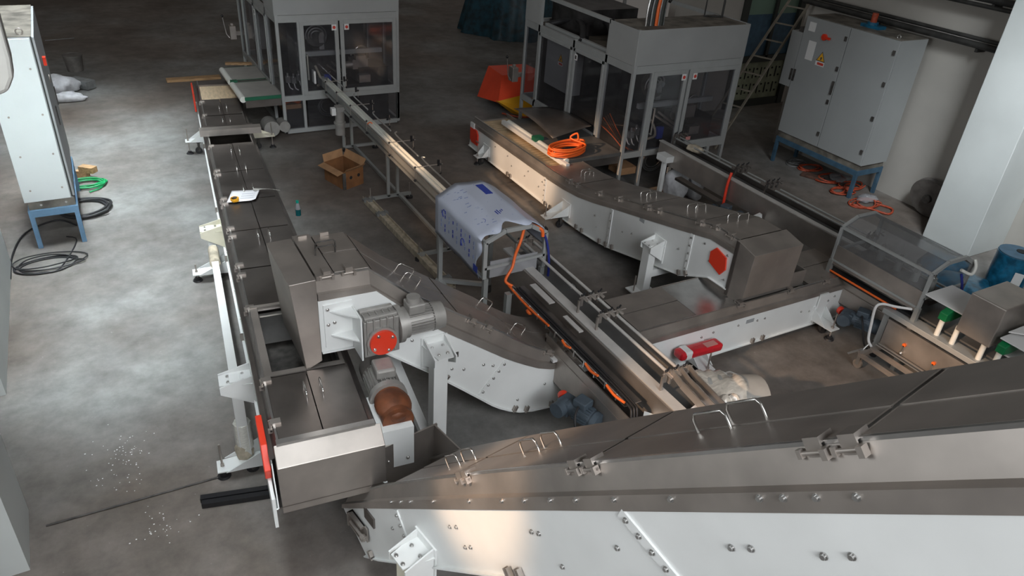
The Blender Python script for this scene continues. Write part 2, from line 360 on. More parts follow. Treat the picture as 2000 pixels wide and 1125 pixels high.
def base_foot(par, s, side, W, z_plate=.16, out=.30, spindle=.22, mt='white_paint', swivel=0):
    "base plate bracket with levelling spindle, pad and castor; side -1 = near panel, +1 = far panel"
    y0 = 0 if side < 0 else W; sg = side
    b = MB()
    def Y(d): return y0+sg*d
    b.prism([(s-.10, Y(0)), (s+.10, Y(0)), (s+.075, Y(out)), (s-.075, Y(out))], 'z', z_plate, z_plate+.012)
    b.prism([(Y(.01), z_plate+.01), (Y(out-.07), z_plate+.01), (Y(.01), z_plate+.17)], 'x', s-.10, s-.09)
    b.prism([(Y(.01), z_plate+.01), (Y(out-.07), z_plate+.01), (Y(.01), z_plate+.17)], 'x', s+.09, s+.10)
    b.box((s-.12, Y(.0), z_plate-.02), (s+.12, Y(.012), z_plate+.2))
    b.build('foot_bracket', mt, par)
    MB().cyl((s, Y(out-.045), .03), (s, Y(out-.045), z_plate+spindle), .009, 8).cyl((s, Y(out-.045), z_plate+.012), (s, Y(out-.045), z_plate+.035), .018, 6).build('levelling_spindle', 'steel', par)
    MB().cyl((s, Y(out-.045), 0), (s, Y(out-.045), .02), .06, 20, r2=.05).cyl((s, Y(out-.045), .02), (s, Y(out-.045), .045), .03, 14).build('levelling_pad', 'black_rubber', par)
    x = s+.02; yy = Y(.11)
    MB().cyl((x-.018, yy, .055), (x+.018, yy, .055), .055, 20).build('castor_wheel', 'black_rubber', par)
    MB().box((x-.03, yy-.012, .05), (x-.024, yy+.03, z_plate)).box((x+.024, yy-.012, .05), (x+.03, yy+.03, z_plate)).box((x-.03, yy-.02, z_plate-.03), (x+.03, yy+.05, z_plate)).cyl((x-.035, yy, .055), (x+.035, yy, .055), .012, 8).build('castor_fork', 'iron', par)
def leg_bracket(par, s, side, W, z, mt='white_paint', out=.26):
    y0 = 0 if side < 0 else W; sg = side
    def Y(d): return y0+sg*d
    b = MB().box((s-.12, Y(0), z-.30), (s+.12, Y(.012), z+.02))
    b.prism([(s-.12, Y(0)), (s+.12, Y(0)), (s+.07, Y(out)), (s-.07, Y(out))], 'z', z-.06, z-.048)
    b.prism([(Y(0), z+.02), (Y(out), z-.05), (Y(out), z-.12), (Y(0), z-.28)], 'x', s+.09, s+.102)
    b.prism([(Y(0), z+.02), (Y(out), z-.05), (Y(out), z-.12), (Y(0), z-.28)], 'x', s-.102, s-.09)
    o = b.build('leg_bracket', mt, par)
    for dx, dy in ((-.05, .08), (.05, .08), (-.04, .2), (.04, .2)):
        c = copy_part(BOLT, o, (s+dx, Y(dy), z-.046), (math.radians(-90), 0, 0))
    return o
def panel_poly(zb, zt): return [(s, z) for s, z in zb]+[(s, z) for s, z in reversed(zt)]
def conveyor(name, label, cat, loc, rz, W, zb, zt, lipdz, lid_spans, split=True, inw=.045, bolts=(), clips=(), joints=(), hinges=(), handles=(), open_spans=(), lid_mat='steel', skirt_mat='steel', handle_along=True, group=None):
    t = thing(name, loc, rz, label, cat, group)
    s0, s1 = zt[0][0], zt[-1][0]
    zl = [(s, z+(lerp(lipdz, s) if isinstance(lipdz, list) else lipdz)) for s, z in zt]
    for y0, y1 in ((0, .008), (W-.008, W)):
        b = MB().prism(panel_poly(zb, zt), 'y', y0, y1)
        q = y0-.022 if y0 == 0 else y1
        for (a, za), (c, zc) in zip(zb, zb[1:]): b.bar((a, q+.011 if y0 else q+.011, za), (c, q+.011, zc), .024, .010)
        b.build('side_panel', 'white_paint', t)
    # trough floor
    b = MB()
    for (a, za), (c, zc) in zip(zb, zb[1:]):
        b.add([(a, .01, za), (c, .01, zc), (c, W-.01, zc), (a, W-.01, za), (a, .01, za+.006), (c, .01, zc+.006), (c, W-.01, zc+.006), (a, W-.01, za+.006)],
              [(0, 3, 2, 1), (4, 5, 6, 7), (0, 1, 5, 4), (1, 2, 6, 5), (2, 3, 7, 6), (3, 0, 4, 7)])
    b.build('trough_floor', skirt_mat, t)
    # skirts: folded steel strip between panel top and lid edge, on both sides
    for side in (0, 1):
        sec = [(-.006, -.012), (-.006, .05), (inw*.55, .055), (inw, 1.0)]
        def Y(d): return d if side == 0 else W-d
        b = MB(); rows = []
        for (s, z), (_, l) in zip(zt, zl):
            h = l-z
            prof = [(-.010, z-.012), (-.008, z+h*.32), (inw*.45, z+h*.36), (inw, z+h*.97)]
            prof += [(inw+.006, z+h*.97), (inw*.45+.006, z+h*.33), (-.001, z+h*.28), (-.003, z-.012)]
            rows.append([(s, Y(a), zz) for a, zz in prof])
        n = 8; vs = [p for r in rows for p in r]; fs = []
        for i in range(len(rows)-1):
            for k in range(n):
                f = (i*n+k, (i+1)*n+k, (i+1)*n+(k+1) % n, i*n+(k+1) % n); fs.append(f if side == 0 else f[::-1])
        fs += [list(range(n)), [(len(rows)-1)*n+k for k in range(n)][::-1]]
        b.add(vs, fs); b.build('skirt', skirt_mat, t)
        b = MB()
        for (a, za), (c, zc) in zip(zl, zl[1:]): b.bar((a, Y(inw+.004), za-.004), (c, Y(inw+.004), zc-.004), .016, .014)
        b.build('lid_rail', 'steel_bright' if side == 0 else skirt_mat, t)
    # lids
    def strip(a, c, y0, y1, dz=0.0, th=.008):
        ss = [a]+[s for s, _ in zl if a < s < c]+[c]; b = MB(); n = len(ss)
        top = [(s, lerp(zl, s)+dz) for s in ss]; poly = top+[(s, z-th) for s, z in reversed(top)]
        b.prism(poly, 'y', y0, y1)
        for e in (a+.003, c-.003): b.box((e-.003, y0, lerp(zl, e)+dz-.03), (e+.003, y1, lerp(zl, e)+dz))
        return b
    lids = []
    for a, c in lid_spans:
        if split:
            m = W*split if isinstance(split, float) else W/2
            l1 = strip(a+.0025, c-.0025, inw+.014, m-.004, .006).build('lid', lid_mat, t); l2 = strip(a+.0025, c-.0025, m+.004, W-inw-.014, .011).build('lid', lid_mat, t)
            lids.append((a, c, l1, l2))
        else:
            l1 = strip(a+.0025, c-.0025, inw+.014, W-inw-.014, .008).build('lid', lid_mat, t); lids.append((a, c, l1, l1))
    for (s, ty, wdt) in handles:
        for a, c, l1, l2 in lids:
            if a <= s <= c:
                e = .02; sl = Vector((2*e, 0, lerp(zl, s+e)-lerp(zl, s-e))).normalized(); nr = Vector((-sl.z, 0, sl.x))
                al = sl if handle_along else Vector((0, 1, 0))
                handle_mb((s, ty, lerp(zl, s)+.008), wdt, .075, .0065, al, nr).build('handle', 'wire_steel', l1 if ty < W/2 else l2); break
    for s, z in bolts: copy_part(BOLT, t, (s, -.0005, z))
    for s in clips:
        e = .03; an = math.atan2(lerp(zb, s+e)-lerp(zb, s-e), 2*e)
        copy_part(CLIP, t, (s, -.004, lerp(zb, s)+.004), (0, -an, 0))
    for s in hinges:
        e = .03; an = math.atan2(lerp(zl, s+e)-lerp(zl, s-e), 2*e)
        copy_part(HINGE, t, (s, inw-.002, lerp(zl, s)+.012), (0, -an, 0))
    for (sa, za, sb, zb_) in joints:
        b = MB().bar((sa, -.005, za), (sb, -.005, zb_), .010, .05, up=(1, 0, 0))
        j = b.build('joint_strip', 'white_paint', t)
        for k in range(5):
            f = (k+.5)/5; copy_part(BOLT, j, (sa+(sb-sa)*f, -.010, za+(zb_-za)*f))
    return t, zl
def plate(par, name, mt, pts, th, nrm, bev=0):
    "flat polygon plate with thickness"
    n = Vector(nrm).normalized()*th; m = len(pts); P = [Vector(p) for p in pts]
    return MB().add(P+[p+n for p in P], [list(range(m))[::-1], list(range(m, 2*m))]+[(i, (i+1) % m, m+(i+1) % m, m+i) for i in range(m)]).build(name, mt, par, bev=bev)

# ---- cross conveyor with the rising elevator, along x at y = 4.78
W = .74
zb = [(1.16, 1.42), (1.52, 1.40), (2.04, .97), (2.40, .645), (2.73, .34), (2.82, .27), (2.93, .20), (3.05, .145), (3.2, .105), (3.4, .085), (3.65, .09), (7.78, .09)]
zt = [(1.16, 1.89), (1.58, 1.87), (1.90, 1.58), (2.83, .88), (2.95, .80), (3.08, .72), (3.22, .64), (3.36, .585), (3.5, .55), (3.65, .535), (3.9, .53), (7.78, .51)]
lips = [(1.16, .20), (1.5, .20), (1.9, .20), (2.68, .27), (3.0, .22), (3.5, .16), (7.78, .16)]
E1, zlE = conveyor('elevator_conveyor', 'white sided drag conveyor running across the hall and climbing left to the red capped gearbox', 'conveyor', (0, 4.78, 0), 0, W, zb, zt, lips,
    [(1.165, 1.30), (1.31, 1.60), (1.61, 2.35), (2.36, 3.0), (3.0, 3.62), (3.63, 4.45), (4.46, 5.25), (7.0, 7.78)], split=True,
    bolts=[(1.78, 1.36), (1.92, 1.32), (2.30, .90), (2.42, .86), (2.62, .85), (2.72, .81), (3.02, .30), (3.32, .40), (3.46, .42), (4.5, .35), (4.62, .37), (5.0, .30), (5.35, .40), (5.52, .42), (5.9, .41), (6.2, .4), (6.32, .4), (6.95, .33), (7.1, .3), (7.3, .42), (7.4, .38), (7.5, .42)],
    clips=[2.22, 2.98, 3.12, 3.42, 3.58, 4.9, 5.0, 6.2, 6.36], hinges=[2.52, 2.68, 3.36, 5.9, 6.7, 7.3], joints=[(2.60, .50, 2.86, .83)],
    handles=[(2.02, .30, .17), (2.02, .46, .17), (3.12, .28, .15), (2.9, .58, .15)], handle_along=True, lid_mat='steel')
MB().prism([(1.165, 2.06), (1.165, 2.10), (1.30, 2.10), (1.30, 2.06)], 'y', .02, W-.02).build('cover_plate', 'steel', E1)
# discharge chute at the top, hanging over the left conveyor
ch = [(.985, 2.11), (1.155, 2.10), (1.155, 1.40), (1.03, 1.34), (.985, 1.36)]
b = MB().prism([(.95, 2.10), (1.15, 2.105), (1.15, 1.36), (1.02, 1.30)], 'y', -.03, .68)
b.build('discharge_chute', 'steel', E1, bev=.004)
# top lids of the head with hinges and two wire handles
for x in (1.25, 1.42): copy_part(HINGE, E1, (x, .04, 2.115))
for x in (1.20, 1.38): MB().box((x, .655, 2.09), (x+.07, .675, 2.12)).build('hinge_plate', 'steel', E1)
hl = handle_mb((1.33, .34, 2.10), .16, .07, .0065, (1, 0, 0)); hl.build('handle', 'iron', E1); handle_mb((1.35, .40, 2.11), .16, .07, .0065, (1, 0, 0)).build('handle', 'iron', E1)
# white head plate with gusseted torque bracket
plate(E1, 'head_panel', 'white_paint', [(1.155, -.012, 1.43), (1.155, -.012, 1.90), (1.62, -.012, 1.885), (1.93, -.012, 1.58), (1.60, -.012, 1.36), (1.50, -.012, 1.42)], .01, (0, 1, 0))
gm = MB().box((1.19, -.024, 1.47), (1.42, -.012, 1.86))
gm.prism([(1.23, -.02), (1.42, -.02), (1.42, -.20)], 'z', 1.79, 1.802)
gm.prism([(1.23, -.02), (1.42, -.02), (1.42, -.20)], 'z', 1.57, 1.582)
gm.prism([(1.41, -.02), (1.422, -.02), (1.422, -.235), (1.41, -.235)], 'z', 1.42, 1.81)
tb = gm.build('torque_bracket', 'white_paint', E1)
for q in ((1.22, 1.82), (1.22, 1.68), (1.27, 1.69), (1.33, 1.56)): copy_part(BOLT, tb, (q[0], -.024, q[1]))
# gearbox
gx, gz = 1.58, 1.58
g_ = MB().box((gx-.14, -.21, gz-.16), (gx+.15, -.03, gz+.17))
for k in range(5): g_.box((gx-.12+k*.055, -.225, gz-.14), (gx-.105+k*.055, -.03, gz+.185))
g_.box((gx-.13, -.20, gz+.17), (gx+.14, -.165, gz+.20)); g_.box((gx-.13, -.09, gz+.17), (gx+.14, -.05, gz+.20))
gb = g_.build('gearbox', 'motor_grey', E1, bev=.008)
MB().cyl((gx, -.21, gz-.02), (gx, -.238, gz-.02), .125, 28).build('gearbox_flange', 'motor_grey', gb, bev=.004)
MB().cyl((gx, -.236, gz-.02), (gx, -.262, gz-.02), .108, 32).build('red_cap', 'red_cover', gb, bev=.008)
for a in range(4):
    q = (gx+.085*math.cos(a*1.57+.5), -.262, gz-.02+.085*math.sin(a*1.57+.5)); copy_part(BOLT, gb, q)
b = MB().cyl((gx+.15, -.12, gz+.03), (gx+.19, -.12, gz+.03), .155, 28).cyl((gx+.19, -.12, gz+.03), (gx+.24, -.12, gz+.03), .13, 28)
b.build('motor_flange', 'motor_grey', gb, bev=.005)
b = MB().cyl((gx+.24, -.12, gz+.03), (gx+.46, -.12, gz+.03), .095, 24)
for k in range(28):
    a = 2*math.pi*k/28; c, s_ = math.cos(a), math.sin(a)
    b.bar((gx+.245, -.12+c*.104, gz+.03+s_*.104), (gx+.455, -.12+c*.104, gz+.03+s_*.104), .006, .026, up=(0, c, s_))
mo = b.build('motor_body', 'motor_grey', gb)
MB().cyl((gx+.45, -.12, gz+.03), (gx+.55, -.12, gz+.03), .122, 28, r2=.112).build('fan_cowl', 'motor_grey', mo, bev=.01)
b = MB().box((gx+.24, -.20, gz+.13), (gx+.38, -.06, gz+.22)).cyl((gx+.30, -.13, gz+.22), (gx+.30, -.13, gz+.265), .055, 16)
tbx = b.build('terminal_box', 'motor_grey', mo, bev=.012); MB().cyl((gx+.382, -.13, gz+.17), (gx+.375, -.13, gz+.17), .018, 12).build('cable_entry', 'hole_dark', tbx)
# nameplate with the maker's letters, small dark plate
npz = MB().box((1.80, -.0035, 1.425), (1.965, 0, 1.485)).build('nameplate', 'dark_trim', E1)
MB().box((1.803, -.0045, 1.428), (1.962, -.001, 1.482)).build('nameplate_face', 'sticker_white', npz)
lt = MB()
for a_ in range(14):
    t0, t1 = a_/14*6.2832, (a_+1)/14*6.2832
    lt.bar((1.830+.014*math.cos(t0), -.006, 1.455+.016*math.sin(t0)), (1.830+.014*math.cos(t1), -.006, 1.455+.016*math.sin(t1)), .005, .003)
lt.box((1.852, -.0065, 1.438), (1.857, -.004, 1.472))
for z in (1.438, 1.4525, 1.467): lt.box((1.852, -.0065, z), (1.872, -.004, z+.005))
lt.build('nameplate_letters', 'dark_trim', npz)
for k in range(3): MB().box((1.895, -.0055, 1.437+k*.015), (1.955, -.004, 1.440+k*.015)).build('nameplate_line', 'dark_trim', npz)
MB().box((2.22, -.003, 1.02), (2.36, 0, 1.075)).build('dark_plate', 'iron', E1)
MB().box((6.02, -.003, .40), (6.14, 0, .45)).build('small_nameplate', 'cabinet_grey', E1)
# tall legs: bracket, square post and diagonal brace
leg_bracket(E1, 2.12, -1, W, 1.30)
MB().box((2.02, -.24, .02), (2.15, -.12, 1.24)).build('leg', 'white_paint', E1, bev=.006)
leg_bracket(E1, 2.12, 1, W, 1.30)
MB().box((2.02, W+.12, .02), (2.15, W+.24, 1.24)).build('leg', 'white_paint', E1, bev=.006)
MB().bar((2.06, -.18, .12), (1.86, W-.1, 1.05), .09, .06).build('brace', 'white_paint', E1)
MB().box((1.95, -.35, 0), (2.22, -.02, .02)).build('base_plate', 'white_paint', E1); MB().box((1.95, W+.02, 0), (2.22, W+.35, .02)).build('base_plate', 'white_paint', E1)
base_foot(E1, 5.28, -1, W, .15, .30); base_foot(E1, 7.28, -1, W, .15, .30)
base_foot(E1, 5.28, 1, W, .15, .30); base_foot(E1, 7.28, 1, W, .15, .30)
for x0, x1 in ((7.2, 7.34),):
    MB().box((x0, -.03, .12), (x1, -.008, .52)).build('joint_strip', 'white_paint', E1)
# inlet collar on the cross conveyor below the right line's head
ic = MB()
X0, X1 = 5.86, 6.95
for a, b_ in (((X0, .12, .66), (X0+.012, W+.02, .86)), ((X1-.012, .12, .66), (X1, W+.02, .86)), ((X0, .10, .66), (X1, .112, .86)), ((X0, W+.01, .66), (X1, W+.022, .86))): ic.box(a, b_)
ic.build('inlet_collar', 'steel', E1)
MB().box((5.26, .06, .672), (5.86, W-.06, .682)).build('top_plate', 'steel_bright', E1)
MB().box((5.88, .13, .50), (6.94, W, .52)).build('slat_chain', 'belt_dark', E1)

# ---- right conveyor: open slatted tail, lids, rising head with the red hexagonal cover
W = .74; YR = 12.0
def sR(pts): return [(YR-y, z) for y, z in pts]
zb = sR([(11.72, .09), (8.7, .09), (8.3, .095), (7.9, .115), (7.55, .145), (7.25, .19), (7.0, .25), (5.78, .545), (5.33, .76), (5.03, .765)])
zt = sR([(11.62, .50), (8.9, .535), (8.5, .555), (8.1, .60), (7.7, .68), (7.36, .765), (6.6, .94), (5.80, 1.13), (5.42, 1.225), (5.03, 1.225)])
E2, zlR = conveyor('slat_conveyor', 'white sided conveyor with slatted tail and a red hexagon on its raised head, at right', 'conveyor', (5.85, YR, 0), math.radians(-90), W, zb, zt, .15,
    [(2.95, 3.8), (3.81, 5.25), (5.26, 6.3), (6.31, 6.95)], split=False,
    bolts=[(s, .42) for s in (1.3, 1.75, 2.45, 2.9)]+[(s, .3) for s in (1.9, 2.35, 2.8)]+[(4.35, .5), (4.42, .35), (5.0, .55), (5.2, .62), (5.45, .55), (6.1, .85), (6.5, 1.12), (6.87, 1.15), (6.9, .85), (6.62, .95)],
    clips=[.95, 1.1, 1.8, 1.9, 3.05, 3.2, 3.95, 4.1, 4.55, 4.7, 4.85, 6.2, 6.32], hinges=[3.55, 3.75, 4.3, 4.75, 5.35, 5.55, 6.3, 6.55, 6.8],
    joints=[(2.98, .10, 2.98, .53), (4.72, .19, 4.72, .76), (6.28, .62, 6.28, 1.14)], handles=[(3.45, .40, .16), (3.55, .40, .16), (4.95, .34, .16), (5.05, .36, .16), (5.85, .34, .16), (5.95, .38, .16), (6.5, .36, .16), (6.58, .44, .16)], handle_along=False)
sl = MB()
for k in range(26):
    s = .46+k*.096; sl.box((s, .03, .545), (s+.078, W-.03, .57))
sl.box((.44, .04, .53), (2.94, W-.04, .546))
sl.build('slat_bed', 'slat_wood', E2)
MB().box((.36, .02, .50), (.46, W-.02, .56)).build('end_plate', 'steel', E2)
plate(E2, 'red_cover', 'red_cover', [(6.63, -.02, .95), (6.62, -.02, 1.08), (6.70, -.02, 1.17), (6.87, -.02, 1.12), (6.90, -.02, .98), (6.83, -.02, .88)], .018, (0, 1, 0), bev=.004)
plate(E2, 'red_cover', 'red_cover', [(.36, -.03, .25), (.36, -.03, .47), (.60, -.03, .47), (.66, -.03, .40), (.66, -.03, .20), (.42, -.03, .20)], .024, (0, 1, 0), bev=.004)
MB().box((.36, -.03, .47), (.50, .0, .56)).build('sensor_bracket', 'sticker_white', E2); MB().cyl((.66, -.05, .30), (.76, -.05, .30), .012, 8).build('bolt', 'steel', E2)
# steel discharge hood
b = MB().prism([(6.96, 1.39), (7.24, 1.33), (7.22, .78), (7.05, .66), (6.96, .72)], 'y', .0, W)
b.build('discharge_hood', 'steel', E2, bev=.004)
MB().box((6.955, -.012, .70), (7.0, -.002, 1.38)).build('hood_flange', 'steel_dark', E2)
base_foot(E2, .98, -1, W, .14, .22); base_foot(E2, .98, 1, W, .14, .3)
base_foot(E2, 3.62, -1, W, .2, .40); base_foot(E2, 3.62, 1, W, .2, .34)
leg_bracket(E2, 5.75, -1, W, .82, out=.22)
MB().box((5.68, -.2, .02), (5.82, -.09, .78)).build('leg', 'white_paint', E2, bev=.006)
MB().box((5.68, W+.09, .02), (5.82, W+.2, .78)).build('leg', 'white_paint', E2, bev=.006)
MB().box((5.70, -.1, .30), (5.80, W+.1, .40)).build('cross_brace', 'white_paint', E2)
MB().box((5.64, -.34, .10), (5.86, -.02, .115)).build('base_plate', 'white_paint', E2); MB().cyl((5.75, -.29, .02), (5.75, -.29, .34), .009, 8).build('levelling_spindle', 'steel', E2); MB().cyl((5.75, -.29, 0), (5.75, -.29, .03), .055, 16).build('levelling_pad', 'black_rubber', E2)
MB().box((5.30, -.002, .86), (5.40, 0, .91)).build('small_nameplate', 'cabinet_grey', E2)

# ---- left conveyor, slightly turned, climbing towards the camera
W = .76; cs = math.cos(math.atan(.1)); XL = .215-.06; YL = 16.0
def sL(pts): return [((YL-y)/cs, z) for y, z in pts]
zt = sL([(15.45, .41), (12.0, .41), (11.5, .46), (9.0, .75), (6.0, 1.10), (5.5, 1.15), (5.2, 1.16), (4.00, 1.16)])
zb = sL([(15.55, .10), (12.0, .10), (11.5, .12), (9.0, .40), (6.0, .74), (5.5, .78), (4.6, .80), (3.92, .80), (3.86, .86)])
rzL = math.atan2(-cs, -.1*cs)
E3, zlL = conveyor('lidded_conveyor', 'long dark steel lidded conveyor rising toward the camera beside the open floor at left', 'conveyor', (XL+.1*YL, YL, 0), rzL, W, zb, zt, .14,
    [((YL-y0)/cs, (YL-y1)/cs) for y0, y1 in ((14.2, 13.3), (13.28, 12.45), (11.85, 10.3), (10.28, 9.0), (8.98, 7.9), (7.88, 6.8), (6.78, 5.85), (4.78, 4.03))], split=True, inw=.06,
    bolts=[((YL-y)/cs, z) for y, z in ((10.8, .4), (9.9, .5), (8.0, .72), (7.0, .8), (6.3, .9), (5.2, 1.0), (4.6, 1.0))],
    clips=[(YL-y)/cs for y in (13.0, 10.0, 8.2, 6.2)], hinges=[(YL-y)/cs for y in (14.1, 13.35, 12.5, 11.8, 10.4, 10.2, 9.1, 8.9, 8.0, 7.75, 6.9, 6.65, 5.9, 4.75, 4.25)],
    handles=[((YL-y)/cs, ty, .17) for y in (13.6, 12.9, 11.3, 10.3, 9.3, 7.6, 4.5) for ty in (.33, .45)], lid_mat='steel_dark', skirt_mat='steel_dark')
S5 = (YL-5.3)/cs
def yl(y): return (YL-y)/cs
fr = MB()
for a, b_ in (((yl(5.84), .07, 1.27), (yl(5.80), W-.07, 1.31)), ((yl(4.84), .07, 1.27), (yl(4.79), W-.07, 1.31)), ((yl(5.84), .07, 1.27), (yl(4.79), .13, 1.305)), ((yl(5.84), W-.10, 1.27), (yl(4.79), W-.07, 1.305))): fr.box(a, b_)
fr.build('opening_frame', 'steel', E3)
MB().box((yl(5.82), .10, .90), (yl(4.82), W-.08, .92)).build('slat_chain', 'iron', E3); MB().box((yl(5.8), .14, .95), (yl(5.74), .5, 1.24)).build('inner_plate', 'steel_bright', E3)
wd = MB().box((yl(15.3), .06, .46), (yl(14.22), W-.06, .50)); wd.build('open_bed', 'wood_ply', E3)
MB().box((yl(15.45), .03, .46), (yl(15.2), W-.03, .53)).build('end_cover', 'steel_dark', E3)
plate(E3, 'red_cover', 'red_cover', [(yl(15.5), -.06, .20), (yl(15.5), -.06, .50), (yl(14.75), -.06, .50), (yl(14.75), -.06, .16), (yl(15.2), -.06, .14)], .03, (0, 1, 0), bev=.005)
MB().bar((yl(12.32), -.06, .62), (yl(12.32), W+.12, .62), .16, .10).build('joint_channel', 'steel', E3)
MB().bar((yl(12.62), -.02, .58), (yl(12.62), W+.02, .58), .05, .06).build('joint_channel', 'steel_dark', E3)
plate(E3, 'red_cover', 'red_cover', [(yl(4.45), -.05, 1.24), (yl(4.12), -.05, 1.24), (yl(4.02), -.05, 1.08), (yl(4.05), -.05, .98), (yl(4.35), -.05, .98), (yl(4.5), -.05, 1.1)], .045, (0, 1, 0), bev=.005)
# discharge hood at the near end
b = MB().prism([(yl(4.01), 1.31), (yl(3.88), 1.21), (yl(3.86), .80), (yl(4.0), .79)], 'y', .03, W+.02)
b.build('discharge_hood', 'steel', E3, bev=.004)
MB().box((yl(4.05), .05, 1.305), (yl(4.0), W-.02, 1.328)).build('lid_rail', 'steel_bright', E3)
MB().box((yl(4.25), -.035, .70), (yl(3.84), -.012, .98)).build('side_panel', 'white_paint', E3)
# gear motor on the far side of the head
gx = yl(4.32)
mg = MB().box((yl(4.42), W+.01, .78), (yl(3.98), W+.03, 1.22)).box((yl(4.40), W+.03, 1.20), (yl(4.02), W+.27, 1.212)).box((yl(4.02), W+.02, .84), (yl(4.005), W+.27, 1.212))
mbk = mg.build('motor_bracket', 'white_paint', E3)
for q in ((.05), (.2)): copy_part(BOLT, mbk, (yl(3.995), W+q+.02, .92), (0, 0, math.radians(90)))
b = MB().ball((yl(4.220), W+.17, 1.27), .17, .14, .10, 18, 10).cyl((yl(4.340), W+.17, 1.23), (yl(4.070), W+.17, 1.23), .12, 20)
gb = b.build('gearbox', 'gear_brown', E3)
MB().cyl((yl(4.340), W+.17, 1.23), (yl(4.390), W+.17, 1.23), .15, 26).build('motor_flange', 'motor_grey', gb, bev=.005)
b = MB().cyl((yl(4.390), W+.17, 1.23), (yl(4.670), W+.17, 1.23), .115, 24)
for k in range(24):
    a = 2*math.pi*k/24; c, s_ = math.cos(a), math.sin(a)
    b.bar((yl(4.400), W+.17+c*.12, 1.23+s_*.12), (yl(4.660), W+.17+c*.12, 1.23+s_*.12), .006, .024, up=(0, c, s_))
mo = b.build('motor_body', 'motor_grey', gb)
MB().cyl((yl(4.650), W+.17, 1.23), (yl(4.770), W+.17, 1.23), .135, 24).build('fan_cowl', 'fan_grey', mo, bev=.01)
MB().box((yl(4.440), W+.10, 1.34), (yl(4.620), W+.26, 1.43)).build('terminal_box', 'motor_grey', mo, bev=.02)
# legs
base_foot(E3, yl(13.05), -1, W, .22, .30, mt='white_paint'); base_foot(E3, yl(13.05), 1, W, .22, .40, mt='cream_paint')
leg_bracket(E3, yl(8.75), -1, W, .72, out=.26, mt='cream_paint')
MB().box((yl(8.82), -.19, .13), (yl(8.70), -.10, .68)).build('leg', 'white_paint', E3, bev=.004)
base_foot(E3, yl(8.7), -1, W, .11, .42, .12, mt='white_paint'); MB().cyl((yl(8.76), W-.10, 0), (yl(8.76), W-.10, .14), .04, 14).build('levelling_pad', 'black_rubber', E3)
MB().box((yl(8.82), W-.15, .13), (yl(8.70), W-.06, .42)).build('leg', 'white_paint', E3, bev=.004)
leg_bracket(E3, yl(5.28), -1, W, 1.03, out=.27)
MB().box((yl(5.34), -.19, .13), (yl(5.22), -.10, .99)).build('leg', 'white_paint', E3, bev=.004)
MB().box((yl(5.34), W-.15, .13), (yl(5.22), W-.06, .80)).build('leg', 'white_paint', E3, bev=.004)
base_foot(E3, yl(5.2), -1, W, .11, .40, .26); MB().cyl((yl(5.28), W-.10, 0), (yl(5.28), W-.10, .14), .04, 14).build('levelling_pad', 'black_rubber', E3)
MB().bar((yl(8.66), -.145, .45), (yl(5.30), -.145, .90), .075, .075).build('brace', 'white_paint', E3)
tp = MB().tube([(yl(5.28), -.145, .22), (yl(5.28), -.145, .50)], .075, 8); tp.build('bandage_tape', 'tape_bandage', E3)
tp = MB().tube(smooth_path([(yl(5.28), -.15, .14), (yl(5.27), -.17, .22), (yl(5.26), -.13, .28)], 4), .085, 7, r2=.05); tp.build('loose_tape', 'tape_beige', E3)
tp = MB().tube([(yl(8.6), -.145, .46), (yl(8.1), -.145, .53)], .06, 8); tp.build('parcel_tape', 'tape_beige', E3)
# side label on the near lids: none in the photo

# ---- foreground conveyor: rises steeply past the camera
az = math.radians(10); hx, hy = math.sin(az), -math.cos(az)
rz4 = math.atan2(hy, hx); W = .70
zt = [(-.29, .35), (0, .61)]+[(d, .61+d*.901) for d in (.3, .8, 1.4, 2.0, 2.6, 3.2, 3.8, 4.4)]
zb = [(.07, .13), (.3, .32)]+[(d, .32+(d-.3)*.927) for d in (.65, 1.2, 1.8, 2.4, 3.0, 3.8, 4.4)]
lip4 = [(-.29, .10), (.1, .16), (.4, .20), (1.5, .24), (5, .27)]
def wz(s): return lerp(zt, s)
bp = [(1.85, 2.11), (1.90, 2.145), (1.17, 1.50), (1.235, 1.56), (2.82, 2.96), (2.885, 3.02), (3.10, 3.20), (3.17, 3.27), (1.38, 1.53), (1.33, 1.48), (2.08, 2.09), (2.36, 2.5), (.6, 1.04), (.5, .85)]
E4, zl4 = conveyor('steep_conveyor', 'big white sided steel topped conveyor climbing out of the picture in the foreground', 'conveyor', (1.12, 3.86, 0), rz4, W, zb, zt, lip4,
    [(.42, 1.10), (1.11, 2.07), (2.08, 3.03), (3.04, 4.4)], split=.42, inw=.06, bolts=bp, clips=[.2, 1.75, 1.83, 2.6, 2.7],
    hinges=[1.17, 1.22, 2.00, 2.09, 2.93, 3.02, 3.9], joints=[(.78, .80, .55, 1.08), (2.72, 2.60, 2.34, 2.70)],
    handles=[(.92, .20, .16), (.97, .28, .16), (1.52, .26, .16), (1.60, .33, .16), (2.50, .26, .17), (2.58, .34, .17)], handle_along=True)
for s in (.5, .62, .74, 1.0, 1.35, 1.62, 1.78, 1.95, 2.1, 2.3, 2.55, 2.86, 2.93, 3.02, 3.12):
    copy_part(BOLT, E4, (s, -.008, wz(s)+.055), (0, 0, 0))
leg_bracket(E4, .92, -1, W, 1.14, out=.22, mt='white_paint')
MB().box((.86, -.19, .02), (.98, -.08, 1.08)).build('leg', 'cream_paint', E4, bev=.006); MB().box((.86, W+.08, .02), (.98, W+.19, 1.08)).build('leg', 'cream_paint', E4, bev=.006)
for yy in (-.14, W+.14): MB().box((.8, yy-.12, 0), (1.04, yy+.12, .02)).build('base_plate', 'cream_paint', E4)
tz = MB().box((-.10, -.02, .36), (.14, -.008, .50)).box((-.10, -.06, .36), (-.085, -.01, .50)).box((-.10, -.05, .485), (.10, -.01, .50)).box((-.10, -.05, .36), (.10, -.01, .375))
